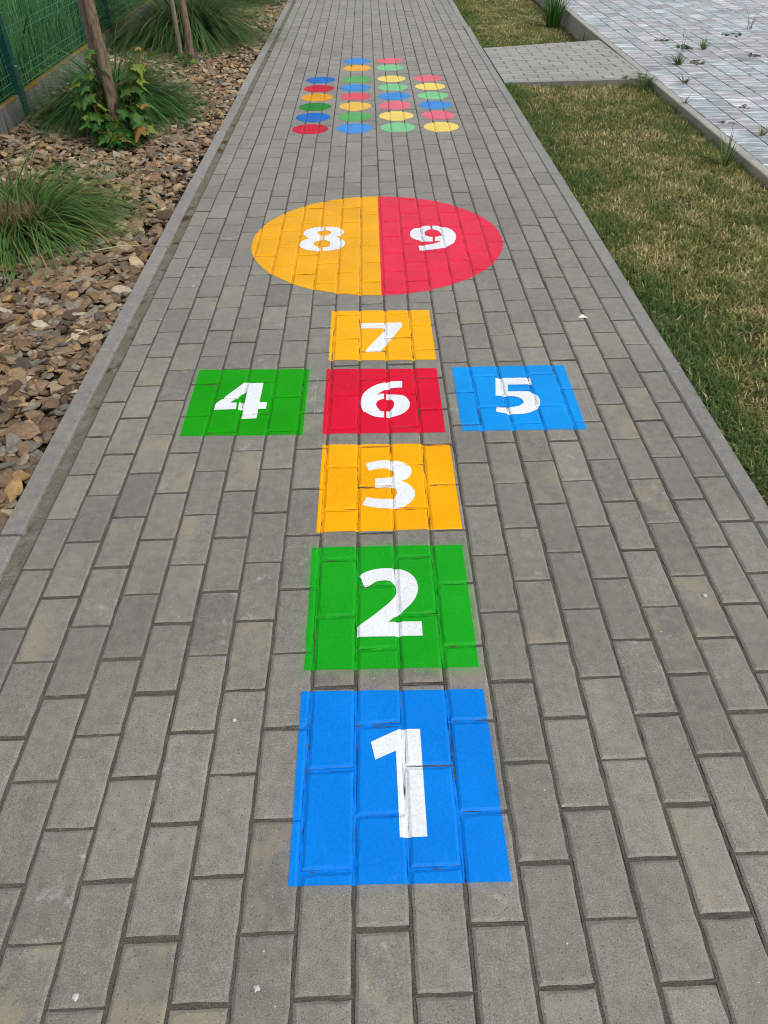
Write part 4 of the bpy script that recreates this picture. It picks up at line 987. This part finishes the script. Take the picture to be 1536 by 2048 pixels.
# small grey-leaved seedling by the second tree
def seedling(name, x, y, z, n, rad, hh, size, col, label, group, cat, stalks=0, blade=True, up=.5):
    root = empty(name, (x, y, z)); tag(root, label, cat, group)
    sets = []
    if blade:
        az = rng.random(n) * 6.283
        c = np.array(col) * (.6 + .8 * rng.random((n, 1)))
        rr = rad * .25 * rng.random(n)
        sets.append(blades(rr * np.cos(az), rr * np.sin(az), np.zeros(n), az, rad * (.5 + .7 * rng.random(n)), np.clip(rng.normal(1.0 - up * .6, .3, n), .05, 1.4), rng.normal(.45, .3, n), size * (.7 + .6 * rng.random(n)), c, 4, c * 1.3))
        join_blades("blades", sets, M_GRASS, root)
    else:
        spec = []
        for i in range(n):
            a = rng.random() * 6.283; q = rad * rng.random() ** .6
            cc = np.array(col) * rng.uniform(.55, 1.5)
            spec.append(((q * math.cos(a), q * math.sin(a), hh * rng.random() * (1 - .6 * q / rad) + .004), a - 1.57 + rng.normal(0, .5), rng.uniform(-.2, .6), size * rng.uniform(.6, 1.2), tuple(cc)))
        leaves("leaves", spec, root)
    if stalks:
        az = rng.random(stalks) * 6.283
        c = np.tile(np.array([[.085, .075, .050]]), (stalks, 1))
        join_blades("seed_stalk", [blades(np.zeros(stalks), np.zeros(stalks), np.zeros(stalks), az, hh * (.7 + .5 * rng.random(stalks)), np.abs(rng.normal(.5, .3, stalks)), rng.normal(.35, .3, stalks), np.full(stalks, .0042), c, 5, c)], M_GRASS, root)
    return root

seedling("seedling", -1.50, 7.22, -.02, 12, .06, .09, .035, (.30, .34, .22), "pale grey leaved seedling right of the slim second tree", None, "seedling", blade=False)
seedling("seedling", -1.36, 9.75, -.02, 26, .15, .22, .06, (.17, .19, .03), "yellow green leafy seedling right of the big grass clump", None, "seedling", blade=False)

WG = "weeds growing in the terrace joints"
seedling("weed", 2.70, 6.56, TZ, 60, .12, .34, .005, (.10, .155, .045), "largest grassy weed in the terrace, with long thin seed stalks", WG, "weed", stalks=4)
seedling("weed", 3.12, 7.17, TZ, 42, .11, .10, .006, (.10, .165, .045), "bushy green weed in the terrace behind the largest one", WG, "weed", up=.9)
seedling("weed", 2.98, 7.26, TZ, 16, .085, .035, .045, (.07, .11, .04), "flat leafy weed touching the bushy terrace weed", WG, "weed", blade=False)
seedling("weed", 2.53, 5.89, TZ, 26, .085, .03, .006, (.08, .12, .04), "low spreading weed in the terrace in front of the largest one", WG, "weed", up=.2)
seedling("weed", 2.86, 6.60, TZ, 14, .055, .03, .035, (.075, .10, .035), "small leafy weed right beside the largest terrace weed", WG, "weed", blade=False)
seedling("weed", 2.88, 7.62, TZ, 12, .055, .03, .035, (.17, .15, .06), "yellowish weed in the terrace near the far end of the side path", WG, "weed", blade=False)
seedling("weed", 3.94, 8.15, TZ, 9, .16, .34, .007, (.06, .055, .045), "dark upright stalky weed far out on the terrace", WG, "weed", stalks=2, up=1.3)
seedling("weed", 3.64, 7.85, TZ, 18, .10, .02, .035, (.06, .085, .04), "flat dark weed stretched along a far terrace joint", WG, "weed", blade=False)
seedling("weed", 2.325, 5.26, TZ, 16, .055, .26, .005, (.085, .12, .04), "weed with one long leaning stalk on the terrace kerb", WG, "weed", stalks=2)
seedling("weed", 2.71, 5.12, TZ, 8, .035, .02, .03, (.05, .09, .03), "tiny dark weed alone on the near terrace slabs", WG, "weed", blade=False)
seedling("weed", 2.545, 4.43, TZ, 26, .075, .03, .005, (.15, .18, .06), "yellow green tuft in a joint of the near terrace", WG, "weed", up=.5)
seedling("weed", 2.43, 4.72, TZ, 9, .04, .02, .032, (.17, .15, .08), "withered little weed near the terrace kerb", WG, "weed", blade=False)
seedling("weed", 3.46, 6.86, TZ, 9, .05, .02, .035, (.075, .085, .045), "small scattered weed at the right edge of the terrace", WG, "weed", blade=False)
LG = "taller plants at the foot of the terrace kerb"
seedling("weed", 2.225, 9.55, -.11, 130, .36, .5, .013, (.055, .145, .025), "tall lush green weed against the far terrace kerb", LG, "weed", stalks=3, up=1.35)
seedling("weed", 2.27, 8.25, -.11, 34, .16, .2, .010, (.10, .13, .04), "short olive weed by the terrace kerb near the side path", LG, "weed", up=.7)
seedling("weed", 2.24, 5.92, -.05, 90, .17, .2, .006, (.07, .12, .035), "green grass tuft in the corner of side path and terrace", LG, "weed", stalks=2, up=.9)
seedling("weed", 2.20, 6.06, TZ - .003, 30, .13, .05, .035, (.14, .16, .07), "grey green creeping weed on the corner of the side path", LG, "weed", blade=False)
seedling("weed", 2.17, 4.02, -.02, 46, .19, .32, .007, (.09, .14, .035), "long bladed grass tuft leaning on the near terrace kerb", LG, "weed", stalks=3, up=.5)

# ------------------------------------------------------------------ little things lying on the path
def chip():
    P = Polys()
    a, b, c = (-.021, -.010, 0), (.021, -.012, 0), (.001, .026, 0); t = (.000, .001, .009)
    for q in ((a, b, t), (b, c, t), (c, a, t), (c, b, a)): P.poly(list(q))
    bb = NB("cream plastic"); 
    o = P.build("paper_chip", bb.done((.78, .76, .62), .5, .3))
    o.location = (.894, 2.128, .0015)
    tag(o, "small cream triangular chip lying on the paving right of the 7", "litter")
chip()
M_SPLAT = paint("chalky splat", (.55, .55, .52), .8)
def splat(x, y, r, label, seed):
    P = Polys(); rg = random.Random(seed); n = 18
    o1 = [(r * rg.uniform(.5, .95) * math.cos(2 * math.pi * k / n), r * rg.uniform(.5, .95) * math.sin(2 * math.pi * k / n)) for k in range(n)]
    lv = [(1.0, .0002), (.8, .0020), (.35, .0028)]
    R_ = [[(p[0] * s, p[1] * s, z + rg.uniform(0, .0005)) for p in o1] for s, z in lv]
    for r0, r1 in zip(R_[:-1], R_[1:]):
        for k in range(n): P.poly([r0[k], r0[(k + 1) % n], r1[(k + 1) % n], r1[k]])
    P.poly(R_[-1])
    o = P.build("white_splat", M_SPLAT, merge=True, smooth=True); o.location = (x, y, .0012)
    tag(o, label, "splat", "white splats on the paving")
splat(.868, .641, .0085, "white splat on the paving at right, near the blue 1", 1)
splat(-.159, -.184, .0075, "round white splat at the bottom of the photo, below the blue 1", 2)
splat(-.454, -.189, .0080, "white splat at the bottom left of the photo", 3)
splat(-.262, .318, .0065, "small white splat left of the blue 1", 4)

# dry straw lying on gravel and kerb
def straw(x, y, z, az, L, label):
    P = Polys(); d = Vector((math.cos(az), math.sin(az), 0))
    P.tube([Vector((0, 0, 0)), d * L * .5 + Vector((0, 0, .012)), d * L + Vector((0, .01, .002))], [.0025, .0025, .0015], 6, col=(.48, .40, .24))
    o = P.build("dry_stalk", M_WOOD, merge=True); o.location = (x, y, z)
    tag(o, label, "stalk", "dry stalks lying on the gravel")
straw(-1.26, 2.86, .012, .18, .24, "long dry stalk on the gravel near the path kerb")
straw(-1.13, 1.98, .010, .9, .12, "short bent dry stalk on the gravel beside the kerb")
straw(-1.92, 4.02, .015, .08, .16, "pale stalk on the gravel behind the brown grass clump")
